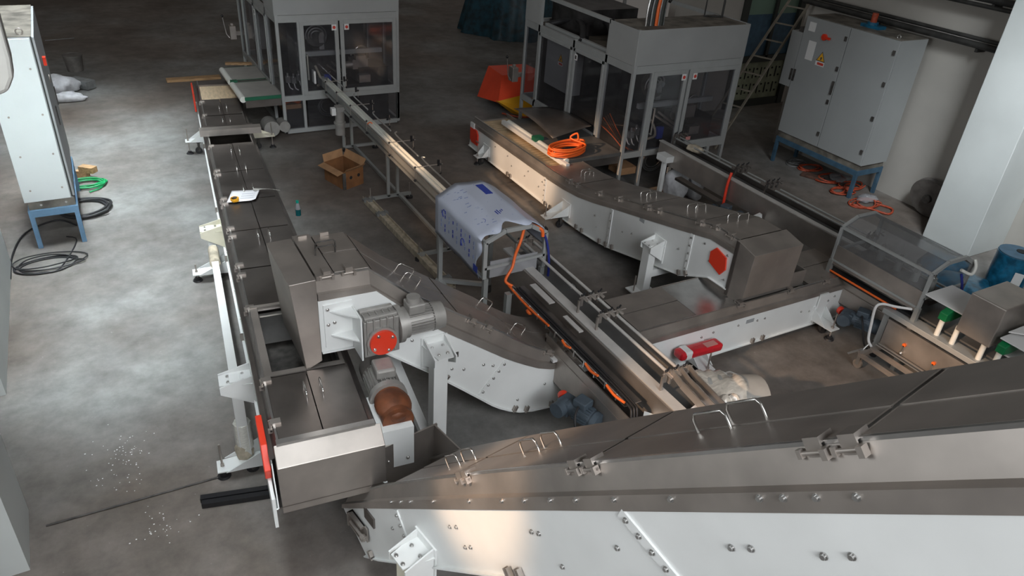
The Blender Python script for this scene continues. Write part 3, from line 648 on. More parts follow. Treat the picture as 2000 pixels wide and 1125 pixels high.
tk = tz.build('take_up_bracket', 'steel', E4); MB().cyl((-.06, -.05, .43), (.16, -.05, .43), .014, 10).cyl((.12, -.05, .43), (.155, -.05, .43), .028, 6).build('take_up_screw', 'steel', tk)
MB().box((.10, -.014, .60), (.24, .0, .70)).build('corner_plate', 'steel_dark', E4)
hp = MB().box((-.02, .12, .42), (-.005, W, 1.08)); hp.build('inlet_back_plate', 'steel', E4)
MB().prism([(-.02, .42), (-.02, 1.08), (.42, 1.10), (.42, .86)], 'y', W-.03, W-.018).build('inlet_side_plate', 'steel', E4)

# ------------------------------------------------------------------ rail conveyors
def WB(mb, name, m, par, bev=0, label=None):
    "mesh given in hall coordinates, hung under a thing that is not turned"
    p = par; off = Vector((0, 0, 0))
    while p: off += p.location; p = p.parent
    return mb.build(name, m, par, loc=tuple(-off), bev=bev, label=label)
def knob_clamp(par, x, y, z, w=.24, mt='black_plastic'):
    b = MB().cyl((x, y, z-.16), (x, y, z+.06), .006, 6).cyl((x+w, y, z-.10), (x+w, y, z+.10), .006, 6).cyl((x, y, z+.04), (x+w+.03, y, z+.04), .006, 6)
    o = WB(b, 'guide_clamp', 'steel', par)
    for dx, dz, r in ((0, .04, .016), (0, -.15, .022), (w, .04, .018), (w, -.09, .02)): WB(MB().ball((x+dx, y, z+dz), r, nu=8, nv=5), 'clamp_knob', mt, o)
    WB(MB().box((x+w-.05, y-.012, z+.02), (x+w-.02, y+.012, z+.11)), 'clamp_block', mt, o)
def top_clamp(par, x, y, z, mt='steel'):
    "row of three angled rail holders with short black handles"
    b = MB()
    for i in range(3):
        xx = x+i*.10; b.bar((xx, y, z-.02), (xx, y+.0, z+.09), .03, .022, up=(0, 1, 0)).bar((xx, y, z+.09), (xx+.04, y-.05, z+.05), .022, .02)
    b.cyl((x-.03, y, z+.07), (x+.30, y, z+.07), .008, 8).bar((x-.05, y-.03, z-.20), (x-.045, y-.02, z+.06), .02, .02, up=(0, 1, 0))
    o = WB(b, 'rail_holder', mt, par)
    for i in range(3): WB(MB().cyl((x+i*.10, y, z+.08), (x+i*.10+.05, y+.02, z+.11), .009, 6).ball((x+i*.10, y, z+.10), .014, nu=8, nv=5), 'clamp_knob', 'black_plastic', o)

XT = 3.74
t1 = thing('guide_rail_conveyor', (XT, 10.3, 0), 0, 'narrow pale conveyor on aluminium trestles leading out of the left machine door', 'conveyor')
ya, yb = 13.75, 7.3
WB(MB().box((XT-.055, yb, .93), (XT+.055, ya, .95)), 'belt', 'roller_white', t1)
WB(MB().box((XT-.075, yb, .84), (XT-.060, ya, .965)).box((XT+.060, yb, .84), (XT+.075, ya, .965)), 'side_profile', 'aluminium', t1)
WB(MB().box((XT-.018, yb, .951), (XT-.008, ya-.1, .975)).box((XT+.03, yb, .951), (XT+.04, ya-.3, 1.0)), 'guide_strip', 'roller_white', t1)
for p0, p1 in (((XT+.095, ya, 1.02), (XT+.095, 12.9, 1.02)),):
    pass
for a, b in ((13.7, 12.65), (12.3, 11.45), (11.3, 10.4), (10.3, 9.3), (9.2, 7.4)):
    WB(MB().tube(smooth_path([(XT+.16, a, 1.04), (XT+.11, a-.12, 1.03), (XT+.105, b+.1, 1.03), (XT+.10, b, 1.03)], 4), .012, 8), 'guide_rail', 'steel_bright', t1)
WB(MB().tube([(XT-.10, 12.1, .96), (XT-.10, 7.5, .96)], .007, 6), 'guide_rail', 'steel', t1)
WB(MB().bar((XT-.06, 13.3, .79), (XT-.06, 7.55, .79), .045, .045), 'frame_beam', 'aluminium', t1)
WB(MB().bar((XT+.09, 12.4, .79), (XT+.09, 7.55, .79), .045, .045), 'frame_beam', 'aluminium', t1)
WB(MB().box((XT-.16, 7.33, .62), (XT-.09, 7.40, 1.02)), 'end_post', 'dark_trim', t1)
for y, x0, x1 in ((12.35, XT-.05, 4.28), (10.12, 3.37, 4.05), (8.20, 3.38, 4.0)):
    for x in (XT-.06, XT+.09): WB(MB().box((x-.022, y-.022, .08), (x+.022, y+.022, .77)), 'leg', 'aluminium', t1)
    WB(MB().box((x0, y-.022, .06), (x1, y+.022, .105)), 'foot_bar', 'aluminium', t1)
    for x in (x0+.02, x1-.02):
        WB(MB().cyl((x, y, .02), (x, y, .26), .009, 8), 'levelling_spindle', 'steel', t1); WB(MB().cyl((x, y, 0), (x, y, .03), .055, 16), 'levelling_pad', 'black_rubber', t1)
WB(MB().bar((XT+.12, 12.3, .085), (XT+.12, 8.2, .085), .045, .045), 'floor_beam', 'aluminium', t1)
for y in (13.1, 12.45, 11.7, 10.9, 9.9, 8.9, 7.9): knob_clamp(t1, XT-.11, y, 1.0, .38)
m = MB().cyl((3.60, 12.25, .36), (3.60, 12.25, .56), .082, 20).cyl((3.60, 12.25, .58), (3.60, 12.25, .78), .075, 20).cyl((3.60, 12.25, .56), (3.60, 12.25, .59), .10, 20).box((3.54, 12.17, .78), (3.70, 12.34, .86))
md = WB(m, 'drive_motor', 'motor_grey', t1, bev=.006); WB(MB().box((3.46, 12.2, .72), (3.53, 12.3, .84)), 'terminal_box', 'sticker_white', md)
WB(MB().tube(smooth_path([(XT-.08, 10.95, .97), (XT-.04, 10.94, 1.0), (XT+.0, 10.95, .97)], 4), .008, 6), 'cable_tie', 'orange_cable', t1)
WB(MB().box((XT-.22, 13.42, .92), (XT-.19, 13.58, 1.14)), 'operator_label', 'sticker_white', t1)

def hood(name, label, x0, ya, yb, z0, film):
    t = thing(name, (x0+.36, (ya+yb)/2, 0), 0, label, 'machine guard')
    pr = [(x0, z0), (x0, z0+.43), (x0+.23, z0+.53), (x0+.54, z0+.53), (x0+.73, z0+.42), (x0+.73, z0)]
    for y in (ya, yb):
        b = MB()
        for (a, za), (c, zc) in zip(pr, pr[1:]): b.bar((a, y, za), (c, y, zc), .045, .03, up=(0, 1, 0))
        WB(b, 'end_frame', 'frame_grey', t)
        WB(MB().bar((x0, y, z0+.12), (x0+.73, y, z0+.12+.03), .03, .03), 'frame_crossbar', 'frame_grey', t)
    for x, z in (pr[0], pr[1], pr[4], pr[5]): WB(MB().bar((x, ya, z), (x, yb, z), .028, .028), 'frame_rail', 'frame_grey', t)
    return t, pr
h1, pr = hood('guard_hood', 'tunnel guard on the middle line still wrapped in blue printed white film', 3.22, 7.15, 5.98, .97, True)
fb = MB(); ex = [(3.20, .94), (3.195, 1.41), (3.44, 1.525), (3.77, 1.525), (3.97, 1.41), (3.975, 1.2)]
def film(a, b_):
    n = len(ex)-1; q = min(int(a*n), n-1); f = a*n-q; x = ex[q][0]+(ex[q+1][0]-ex[q][0])*f; z = ex[q][1]+(ex[q+1][1]-ex[q][1])*f
    y = 7.2-b_*1.17-.0; 
    if b_ > .95: y += .06*math.sin(a*31)+.04*math.sin(a*17)
    z += .006*math.sin(a*20+b_*13)
    return (x-.008, y, z+.006)
fb.sheet(film, 40, 12, .003)
def film_mat():
    m = bpy.data.materials.new('printed_film'); m.use_nodes = True; n = m.node_tree; p = n.nodes['Principled BSDF']; p.inputs['Roughness'].default_value = .35
    t = n.nodes.new('ShaderNodeTexCoord'); mp = n.nodes.new('ShaderNodeMapping'); mp.inputs['Scale'].default_value = (6, 9, 16); mp.inputs['Rotation'].default_value = (.3, .2, .5)
    x = n.nodes.new('ShaderNodeTexNoise'); x.inputs['Scale'].default_value = 2.6; x.inputs['Detail'].default_value = 5; x.inputs['Roughness'].default_value = .7
    n.links.new(t.outputs['Object'], mp.inputs['Vector']); n.links.new(mp.outputs['Vector'], x.inputs['Vector'])
    r = n.nodes.new('ShaderNodeValToRGB'); e = r.color_ramp.elements; e[0].position = .66; e[0].color = (.55, .60, .72, 1); e[1].position = .70; e[1].color = (.16, .22, .50, 1)
    n.links.new(x.outputs['Fac'], r.inputs['Fac']); n.links.new(r.outputs['Color'], p.inputs['Base Color']); MAT['printed_film'] = m
film_mat()
wf = WB(fb, 'wrapping_film', 'printed_film', h1)
def mark(par, P, U, V, pts_list, m):
    b = MB()
    for pts in pts_list:
        q = [Vector(P)+Vector(U)*a+Vector(V)*c for a, c in pts]; nn = Vector(U).cross(Vector(V)).normalized()*.002; k = len(q)
        b.add(q+[p+nn for p in q], [list(range(k))[::-1], list(range(k, 2*k))]+[(i, (i+1) % k, k+(i+1) % k, k+i) for i in range(k)])
    return WB(b, 'print', m, par)
mark(wf, (3.45, 7.12, 1.535), (0, -1, 0), (1, 0, 0), [[(.05, .18), (.32, .18), (.32, .27), (.05, .27)]], 'sticker_blue')
mark(wf, (3.184, 6.20, .97), (0, -1, 0), (0, 0, 1), [[(.03, .02), (.13, .02), (.13, .10), (.03, .10)]], 'sticker_blue')
for (y, x) in ((6.62, 3.40), (6.85, 3.62), (6.35, 3.52)):
    b = MB(); 
    for k in range(4): b.box((x+k*.028, y-.05, 1.53 if x > 3.43 else 1.51), (x+k*.028+.012, y+.03+.02*(k % 2), 1.534 if x > 3.43 else 1.515))
    WB(b, 'print', 'sticker_blue', wf)
for k in range(9):
    y = 7.02-k*.105; z = 1.06+.03*(k % 3); b = MB()
    for j in range(5):
        if (j+k) % 3: b.box((3.183, y-.008, z+j*.055), (3.187, y+.008, z+j*.055+.038))
    WB(b, 'print', 'sticker_blue' if k % 2 else 'print_pale' if 'print_pale' in MAT else mat('print_pale', (.25, .31, .52), .5), wf)
def ring(c, r, U, V, a0=0, a1=6.28):
    return MB().tube([Vector(c)+Vector(U)*r*math.cos(a0+(a1-a0)*k/14)+Vector(V)*r*math.sin(a0+(a1-a0)*k/14) for k in range(15)], .006, 5)
rnd = random.Random(77)
for k in range(26):
    y = rnd.uniform(6.1, 7.1); x = rnd.uniform(3.26, 3.42); z = 1.41+(x-3.195)*.47+.012; w_ = rnd.uniform(.02, .05)
    WB(MB().bar((x, y, z), (x+w_*.8, y-w_*.4, z+w_*.38), .010, .003), 'print', 'print_pale' if 'print_pale' in MAT else mat('print_pale', (.25, .31, .52), .5), wf)
for c, U, V in (((3.33, 6.30, 1.475), (0, -1, 0), (.9, 0, .4)), ((3.186, 6.95, 1.30), (0, -1, 0), (0, 0, 1)), ((3.186, 6.45, 1.18), (0, -1, 0), (0, 0, 1))):
    WB(ring(c, .045, U, V, .4, 4.4), 'print', 'sticker_blue', wf)
WB(MB().box((3.30, 6.0, .95), (3.88, 6.012, 1.15)), 'end_panel', 'plastic_haze', h1)
for x in (3.235, 3.93):
    WB(MB().box((x-.025, 5.95, .06), (x+.025, 6.0, .97)), 'leg', 'aluminium', h1)
b = MB().box((3.20, 7.1, .30), (3.25, 7.15, .97)).bar((3.225, 7.12, .32), (3.02, 7.12, .06), .07, .07).bar((3.225, 7.12, .32), (3.30, 6.2, .08), .06, .05).bar((3.225, 7.12, .32), (3.9, 7.12, .10), .05, .05)
WB(b, 'stand', 'frame_grey', h1); WB(MB().box((3.88, 7.1, .10), (3.93, 7.15, .97)), 'leg', 'aluminium', h1)
WB(MB().cyl((3.0, 7.12, 0), (3.0, 7.12, .12), .04, 14), 'levelling_pad', 'iron', h1); WB(MB().cyl((3.905, 7.12, 0), (3.905, 7.12, .10), .04, 14), 'levelling_pad', 'iron', h1)
for x in (3.235, 3.93): WB(MB().cyl((x, 5.975, 0), (x, 5.975, .06), .04, 14), 'levelling_pad', 'iron', h1)
# lower rail conveyor
t2 = thing('steel_rail_conveyor', (XT, 4.4, 0), 0, 'steel sided conveyor with round guide rails running toward the camera in the middle', 'conveyor')
XS = 3.78
WB(MB().box((XS-.05, 3.2, .95), (XS+.06, 6.5, .975)), 'guide_strip', 'satin', t2)
WB(MB().box((XS-.07, 3.2, .70), (XS-.055, 6.3, .965)).box((XS+.36, 3.2, .74), (XS+.372, 6.3, .96)), 'side_profile', 'steel', t2)
WB(MB().box((XS+.065, 3.25, .86), (XS+.35, 6.5, .88)), 'belt', 'belt_dark', t2)
for x in (.14, .26): WB(MB().tube([(XS+x, 3.75, 1.07), (XS+x, 6.35, 1.07)], .016, 10), 'guide_rail', 'satin', t2)
WB(MB().tube([(XS+.20, 3.75, 1.01), (XS+.20, 6.3, 1.01)], .010, 8), 'guide_rail', 'steel_dark', t2)
for y in (6.35, 5.05, 4.72, 3.72): top_clamp(t2, XS+.06, y, 1.05)
for i, x in enumerate((.11, .20, .29)):
    WB(MB().bar((XS+x, 3.70, 1.14), (XS+x, 3.56, 1.10), .012, .07).bar((XS+x, 3.56, 1.10), (XS+x+.02, 3.22, 1.04), .012, .08).bar((XS+x-.01, 3.70, 1.02), (XS+x-.01, 3.70, 1.16), .02, .03, up=(0, 1, 0)), 'end_guide', 'steel', t2)
WB(MB().box((XS-.09, 3.15, .60), (XS+.36, 3.22, .93)), 'end_cap', 'steel', t2, bev=.005)
# hose tray on the left flank
for dx in (0, .03, .06): WB(MB().tube(smooth_path([(3.47+dx, 5.75, .92), (3.47+dx, 4.4, .92), (3.46+dx, 3.75, .92), (3.44+dx, 3.62, .88), (3.42+dx, 3.58, .62), (3.42+dx, 3.5, .3)], 5), .011, 7), 'hose', 'black_rubber', t2)
WB(MB().box((3.44, 3.72, .885), (3.62, 5.8, .895)), 'hose_tray', 'steel_dark', t2)
WB(MB().tube([(3.44, 5.85, .935), (3.44, 3.75, .935)], .008, 6).tube([(3.50, 5.85, .90), (3.50, 3.75, .90)], .006, 6), 'tray_wire', 'steel_bright', t2)
for k in range(12): WB(MB().box((3.425, 5.7-k*.17, .88), (3.435, 5.7-k*.17+.012, .95)), 'tray_clip', 'steel_bright', t2)
for z in (.3, .4, .5, .6): WB(MB().box((3.40, 3.50, z), (3.56, 3.508, z+.008)), 'tray_clip', 'steel_bright', t2)
for a, c in ((5.80, 4.98), (4.72, 4.58), (4.32, 4.12), (3.98, 3.72)):
    WB(MB().tube(smooth_path([(3.425, a, .94), (3.42, (a+c)/2, .925), (3.43, c, .94)], 4), .013, 6), 'orange_tape', 'orange_cable', t2)
WB(MB().ball((3.43, 5.35, .88), .035, .05, .03, 8, 6), 'orange_tape', 'orange_cable', t2)
WB(MB().box((3.42, 3.35, .40), (3.435, 5.0, .84)).box((3.415, 3.35, .72), (3.43, 5.0, .735)).box((3.42, 4.98, .40), (3.95, 5.0, .8)), 'drive_cover', 'steel', t2)
WB(MB().box((3.43, 3.35, .38), (3.98, 5.0, .40)), 'cover_floor', 'steel_dark', t2)
WB(MB().box((3.37, 4.75, .66), (3.42, 4.95, .69)), 'cover_handle', 'sticker_white', t2)
for x, y in ((3.38, 5.72), (3.50, 4.98), (3.52, 3.36), (4.10, 5.6), (4.10, 3.6)):
    WB(MB().box((x-.03, y-.03, .03), (x+.03, y+.03, .90)), 'leg', 'aluminium', t2); WB(MB().cyl((x, y, 0), (x, y, .03), .05, 14), 'levelling_pad', 'black_rubber', t2)
WB(MB().bar((3.40, 5.72, .42), (3.40, 5.02, .42), .08, .05), 'frame_beam', 'aluminium', t2); WB(MB().bar((3.2, 5.02, .40), (3.75, 5.02, .40), .05, .05), 'frame_beam', 'aluminium', t2)
WB(MB().prism([(3.58, 3.62), (3.66, 3.70), (3.72, 3.62), (3.64, 3.50)], 'z', .76, .78).bar((3.50, 3.55, .62), (3.72, 3.55, .70), .03, .10), 'end_bracket', 'white_paint', t2)
def blue_motor(par, x, y, z, ang):
    M = Matrix.Translation((x, y, z)) @ Matrix.Rotation(ang, 4, 'Z'); 
    def tr(p): return tuple(M @ Vector(p))
    b = MB().box((-.09, -.06, -.08), (.07, .08, .07), M).cyl(tr((-.02, .02, 0)), tr((-.16, .02, 0)), .075, 18)
    g = WB(b, 'gearbox', 'motor_blue', par, bev=.012)
    b = MB().cyl(tr((.0, -.02, 0)), tr((.0, -.32, 0)), .085, 20)
    for k in range(20):
        a = 2*math.pi*k/20; b.bar(tr((.09*math.cos(a), -.10, .09*math.sin(a))), tr((.09*math.cos(a), -.27, .09*math.sin(a))), .006, .018, up=tuple(M.to_3x3() @ Vector((math.cos(a), 0, math.sin(a)))))
    m_ = WB(b, 'motor_body', 'motor_blue', g); WB(MB().cyl(tr((0, -.30, 0)), tr((0, -.36, 0)), .095, 20), 'fan_cowl', 'motor_blue', m_, bev=.01)
    WB(MB().box((-.06, -.22, .08), (.07, -.08, .15), M), 'terminal_box', 'motor_blue', m_, bev=.01)
    WB(MB().tube(smooth_path([tr((-.06, -.15, .10)), tr((-.16, -.2, .04)), tr((-.18, -.3, -.2)), tr((-.05, -.42, -.3)), tr((.1, -.35, -.25))], 6), .012, 7), 'motor_cable', 'black_rubber', m_)
    WB(MB().cyl(tr((.02, .08, .02)), tr((.05, .12, .02)), .05, 14).cyl(tr((.10, -.10, .05)), tr((.13, -.10, .05)), .02, 8), 'shaft_cover', 'red_cover', g)
    return g
blue_motor(t2, 3.27, 4.28, .54, math.radians(18))
# grey belt pieces beside the channel: small deflector strips
WB(MB().bar((3.66, 5.70, .955), (3.66, 5.30, .955), .07, .012), 'deflector_strip', 'satin', t2); WB(MB().bar((3.66, 5.05, .95), (3.66, 4.75, .95), .05, .012), 'deflector_strip', 'satin', t2)
# cables looping out of the guard hood
oc = MB().tube(smooth_path([(3.70, 6.02, 1.50), (3.62, 5.94, 1.38), (3.55, 5.92, 1.22), (3.50, 5.88, 1.10), (3.40, 5.83, .99), (3.45, 5.76, .95)], 6), .016, 8).build('power_cable', 'orange_cable')
tag(oc, 'orange cable drooping from the near end of the film wrapped tunnel guard', 'cable')
bh = MB().tube(smooth_path([(3.80, 6.03, 1.47), (3.92, 5.98, 1.38), (3.97, 5.93, 1.18), (3.98, 5.9, .92), (3.97, 5.92, .62)], 6), .014, 8).build('air_hose', 'blue_hose')
tag(bh, 'dark blue air hose hanging from the right corner of the film wrapped guard', 'hose')
WB(MB().tube(smooth_path([(3.78, 6.02, 1.49), (3.88, 5.97, 1.44), (3.90, 5.96, 1.36)], 5), .02, 8), 'hose_coupling', 'orange_cable', h1)

# ---- right hand rail conveyor with clear tunnel guard
XR = 8.0
t3 = thing('steel_rail_conveyor', (XR, 6.8, 0), 0, 'steel channel conveyor leading from the right machine toward the blue film bundle', 'conveyor')
WB(MB().box((XR-.06, 4.9, .90), (XR+.02, 8.95, .915)), 'guide_strip', 'satin', t3)
WB(MB().box((XR-.085, 4.9, .60), (XR-.07, 8.9, .905)), 'side_profile', 'steel', t3)
WB(MB().box((XR+.26, 4.9, .66), (XR+.275, 8.9, .90)), 'side_profile', 'steel_dark', t3)
WB(MB().box((XR-.07, 4.9, .60), (XR+.26, 8.9, .615)), 'trough_floor', 'steel_dark', t3)
WB(MB().box((XR+.03, 4.9, .82), (XR+.25, 8.9, .835)), 'belt', 'belt_dark', t3)
for a, b in ((8.8, 7.45), (7.2, 6.85), (6.55, 4.95)):
    for x in (.10, .20): WB(MB().tube([(XR+x, a, 1.0), (XR+x, b, 1.0)], .014, 8), 'guide_rail', 'aluminium', t3)
for y in (8.75, 7.32, 6.7, 4.98): top_clamp(t3, XR+.08, y, .98, 'steel_dark')
for x, y in ((XR-.16, 8.62), (XR+.2, 8.62), (XR+.2, 6.2), (XR-.02, 6.35)):
    WB(MB().box((x-.03, y-.03, .03), (x+.03, y+.03, .78)), 'leg', 'white_paint' if x < XR-.1 else 'aluminium', t3); WB(MB().cyl((x, y, 0), (x, y, .03), .05, 14), 'levelling_pad', 'black_rubber', t3)
WB(MB().box((XR-.24, 8.50, .70), (XR-.08, 8.74, .80)), 'leg_bracket', 'white_paint', t3)
WB(MB().bar((XR-.12, 6.50, .66), (XR-.34, 6.52, .60), .05, .10).bar((XR-.34, 6.52, .62), (XR-.38, 6.5, .36), .10, .02), 'motor_bracket', 'white_paint', t3)
blue_motor(t3, XR-.26, 6.85, .50, math.radians(200))
WB(MB().bar((XR-.30, 8.1, .62), (XR-.30, 7.15, .62), .12, .04), 'drive_arm', 'steel_dark', t3)
h2, pr = hood('guard_hood', 'clear tunnel guard with grey frame in front of the white column', 7.50, 4.97, 3.77, .85, False)
for (a, za), (c, zc) in zip(pr, pr[1:]):
    if a == c and za == pr[0][1]:
        WB(MB().bar((a, 4.95, (za+zc)/2+.04), (a, 3.79, (za+zc)/2+.04), .004, zc-za-.12), 'clear_pane', 'plexi_clear', h2); continue
    WB(MB().bar(((a+c)/2, 4.95, (za+zc)/2), ((a+c)/2, 3.79, (za+zc)/2), math.hypot(c-a, zc-za) if a != c else .004, .004 if a != c else abs(zc-za), up=(-(zc-za), 0, c-a) if a != c else (0, 0, 1)), 'clear_pane', 'plexi_clear', h2)
WB(MB().box((7.49, 3.79, .80), (7.505, 4.95, 1.05)), 'side_plate', 'steel', h2)
for i, (x, y) in enumerate(((8.05, 4.72), (8.02, 4.45), (8.0, 4.2), (7.98, 3.98))):
    g = WB(MB().cyl((x, y, .86), (x, y, .98), .045, 14).box((x-.03, y-.03, .98), (x+.03, y+.03, 1.02)), 'jaw_cylinder', 'aluminium', h2)
    WB(MB().cyl((x, y, 1.02), (x, y, 1.07), .022, 10), 'rod_nut', 'steel_bright', g)
WB(MB().box((7.75, 3.8, .80), (8.15, 4.95, .86)), 'jaw_bed', 'iron', h2)
for x in (7.50, 8.23):
    for y in (3.77, 4.97): WB(MB().box((x-.025, y-.025, 0), (x+.025, y+.025, .85)), 'leg', 'aluminium', h2)
WB(MB().bar((7.56, 5.0, .70), (7.56, 3.8, .70), .10, .03).box((7.52, 3.85, .655), (7.56, 5.05, .67)), 'cable_tray', 'black_plastic', h2)
WB(MB().tube([(7.50, 4.95, .70), (7.50, 4.0, .70)], .014, 6), 'cable', 'orange_cable', h2)
WB(MB().tube(smooth_path([(7.98, 3.74, 1.25), (8.10, 3.68, 1.20), (8.18, 3.70, 1.26), (8.2, 3.75, 1.33)], 6), .018, 8), 'air_pipe', 'roller_white', h2)
WB(MB().tube(smooth_path([(8.0, 3.73, 1.2), (8.03, 3.68, 1.05), (8.05, 3.66, .9)], 6), .014, 8), 'air_pipe', 'blue_hose', h2)
# boxed drive under it
t5 = thing('boxed_drive_unit', (7.55, 4.6, 0), 0, 'long low steel housing with red capped blue motor at the end of the cross conveyor', 'conveyor drive')
WB(MB().box((7.62, 3.95, .30), (7.95, 5.55, .62)).box((7.60, 3.95, .50), (7.625, 5.55, .515)), 'housing', 'steel', t5, bev=.006)
for y in (4.2, 5.35): WB(MB().box((7.70, y-.03, 0), (7.88, y+.03, .30)), 'leg', 'aluminium', t5)
WB(MB().box((7.56, 5.18, .55), (7.62, 5.36, .60)), 'cover_handle', 'sticker_white', t5)
blue_motor(t5, 7.47, 4.5, .30, math.radians(25))
# tilted steel tray at the joint
# ---- inspection table with grey steel box on white sleeves
t6 = thing('inspection_table', (7.7, 3.2, 0), 0, 'conveyor table carrying a grey steel detector box on white plastic sleeves', 'conveyor')
WB(MB().box((7.42, 2.5, .62), (7.60, 4.1, .68)), 'frame_beam', 'frame_grey', t6, bev=.004)
WB(MB().box((8.20, 2.5, .62), (8.36, 4.1, .68)), 'frame_beam', 'frame_grey', t6, bev=.004)
for y in (4.06, 2.55):
    for x in (7.51, 8.28): WB(MB().box((x-.035, y-.035, .06), (x+.035, y+.035, .62)), 'leg', 'frame_grey', t6); WB(MB().cyl((x, y, 0), (x, y, .06), .04, 12), 'levelling_pad', 'black_rubber', t6)
WB(MB().box((7.44, 2.6, .24), (7.455, 4.0, .58)).box((7.43, 2.6, .56), (7.46, 4.0, .585)).box((7.43, 2.6, .24), (7.46, 4.0, .255)), 'side_panel', 'steel', t6)
for y in (3.72, 3.35): 
    g = WB(MB().cyl((7.42, y, .40), (7.44, y, .40), .022, 10), 'quick_catch', 'orange_cable', t6); WB(MB().box((7.42, y-.01, .30), (7.438, y+.01, .39)).ball((7.42, y, .29), .02, nu=8, nv=5), 'catch_tongue', 'steel_bright', g)
WB(MB().box((7.60, 2.6, .70), (8.15, 4.0, .72)), 'belt', 'belt_dark', t6)
WB(MB().box((7.62, 2.55, .80), (8.10, 2.9, .815)), 'slide_plate', 'sticker_white', t6)
WB(MB().box((7.50, 3.32, 1.03), (7.98, 3.76, 1.045)), 'slide_plate', 'sticker_white', t6)
WB(MB().box((7.46, 2.4, 1.03), (7.98, 2.88, 1.045)), 'slide_plate', 'sticker_white', t6)
WB(MB().prism([(7.52, 2.86), (7.95, 2.86), (7.8, 2.62)], 'z', 1.10, 1.112), 'slide_plate', 'sticker_white', t6)
for y in (3.46, 2.82):
    WB(MB().prism([(7.42, .90), (7.42, .99), (7.52, 1.03), (8.0, 1.03), (8.0, .92), (7.55, .88)], 'y', y-.045, y+.045), 'end_guard', 'green_guard', t6, bev=.01)
for y in (3.48, 3.30, 3.0, 2.84): WB(MB().cyl((7.50, y, .68), (7.50, y, .90), .028, 14), 'plastic_sleeve', 'roller_white', t6)
bx = WB(MB().box((7.44, 2.93, .88), (8.06, 3.30, 1.34)), 'detector_box', 'steel', t6, bev=.012)
t7 = thing('trolley', (7.2, 3.4, 0), 0, 'low steel trolley with castor in front of the grey inspection table', 'trolley')
WB(MB().bar((7.22, 3.95, .26), (7.22, 2.6, .26), .05, .04).bar((7.38, 3.95, .26), (7.38, 2.6, .26), .03, .03).bar((7.05, 3.95, .22), (7.05, 2.6, .22), .05, .03).bar((7.0, 3.93, .25), (7.42, 3.93, .25), .04, .04).bar((7.0, 2.6, .25), (7.42, 2.6, .25), .04, .04), 'frame', 'steel', t7)
WB(MB().tube([(7.28, 3.95, .30), (7.28, 2.6, .30)], .008, 6).tube([(7.33, 3.95, .30), (7.33, 2.6, .30)], .008, 6), 'guide_rail', 'steel_bright', t7)
for x, y in ((7.12, 3.98), (7.38, 2.66), (7.08, 2.66)):
    WB(MB().cyl((x-.015, y, .055), (x+.015, y, .055), .055, 18), 'castor_wheel', 'steel', t7); WB(MB().box((x-.025, y-.02, .05), (x-.018, y+.02, .22)).box((x+.018, y-.02, .05), (x+.025, y+.02, .22)).box((x-.03, y-.03, .20), (x+.03, y+.03, .24)), 'castor_fork', 'steel_bright', t7)
WB(MB().bar((7.14, 4.0, .24), (7.02, 4.08, .16), .03, .008).cyl((7.12, 4.0, .2), (7.22, 4.0, .28), .012, 8), 'brake_lever', 'steel_bright', t7)
wc = MB().tube(smooth_path([(7.50, 3.83, .80), (7.40, 3.96, .78), (7.34, 4.08, .76), (7.30, 4.12, .70), (7.30, 4.1, .50), (7.28, 4.05, .30), (7.3, 3.98, .22)], 6), .016, 8).build('signal_cable', 'sticker_white')
tag(wc, 'white sleeved cable running from the clear guard down to the trolley', 'cable')

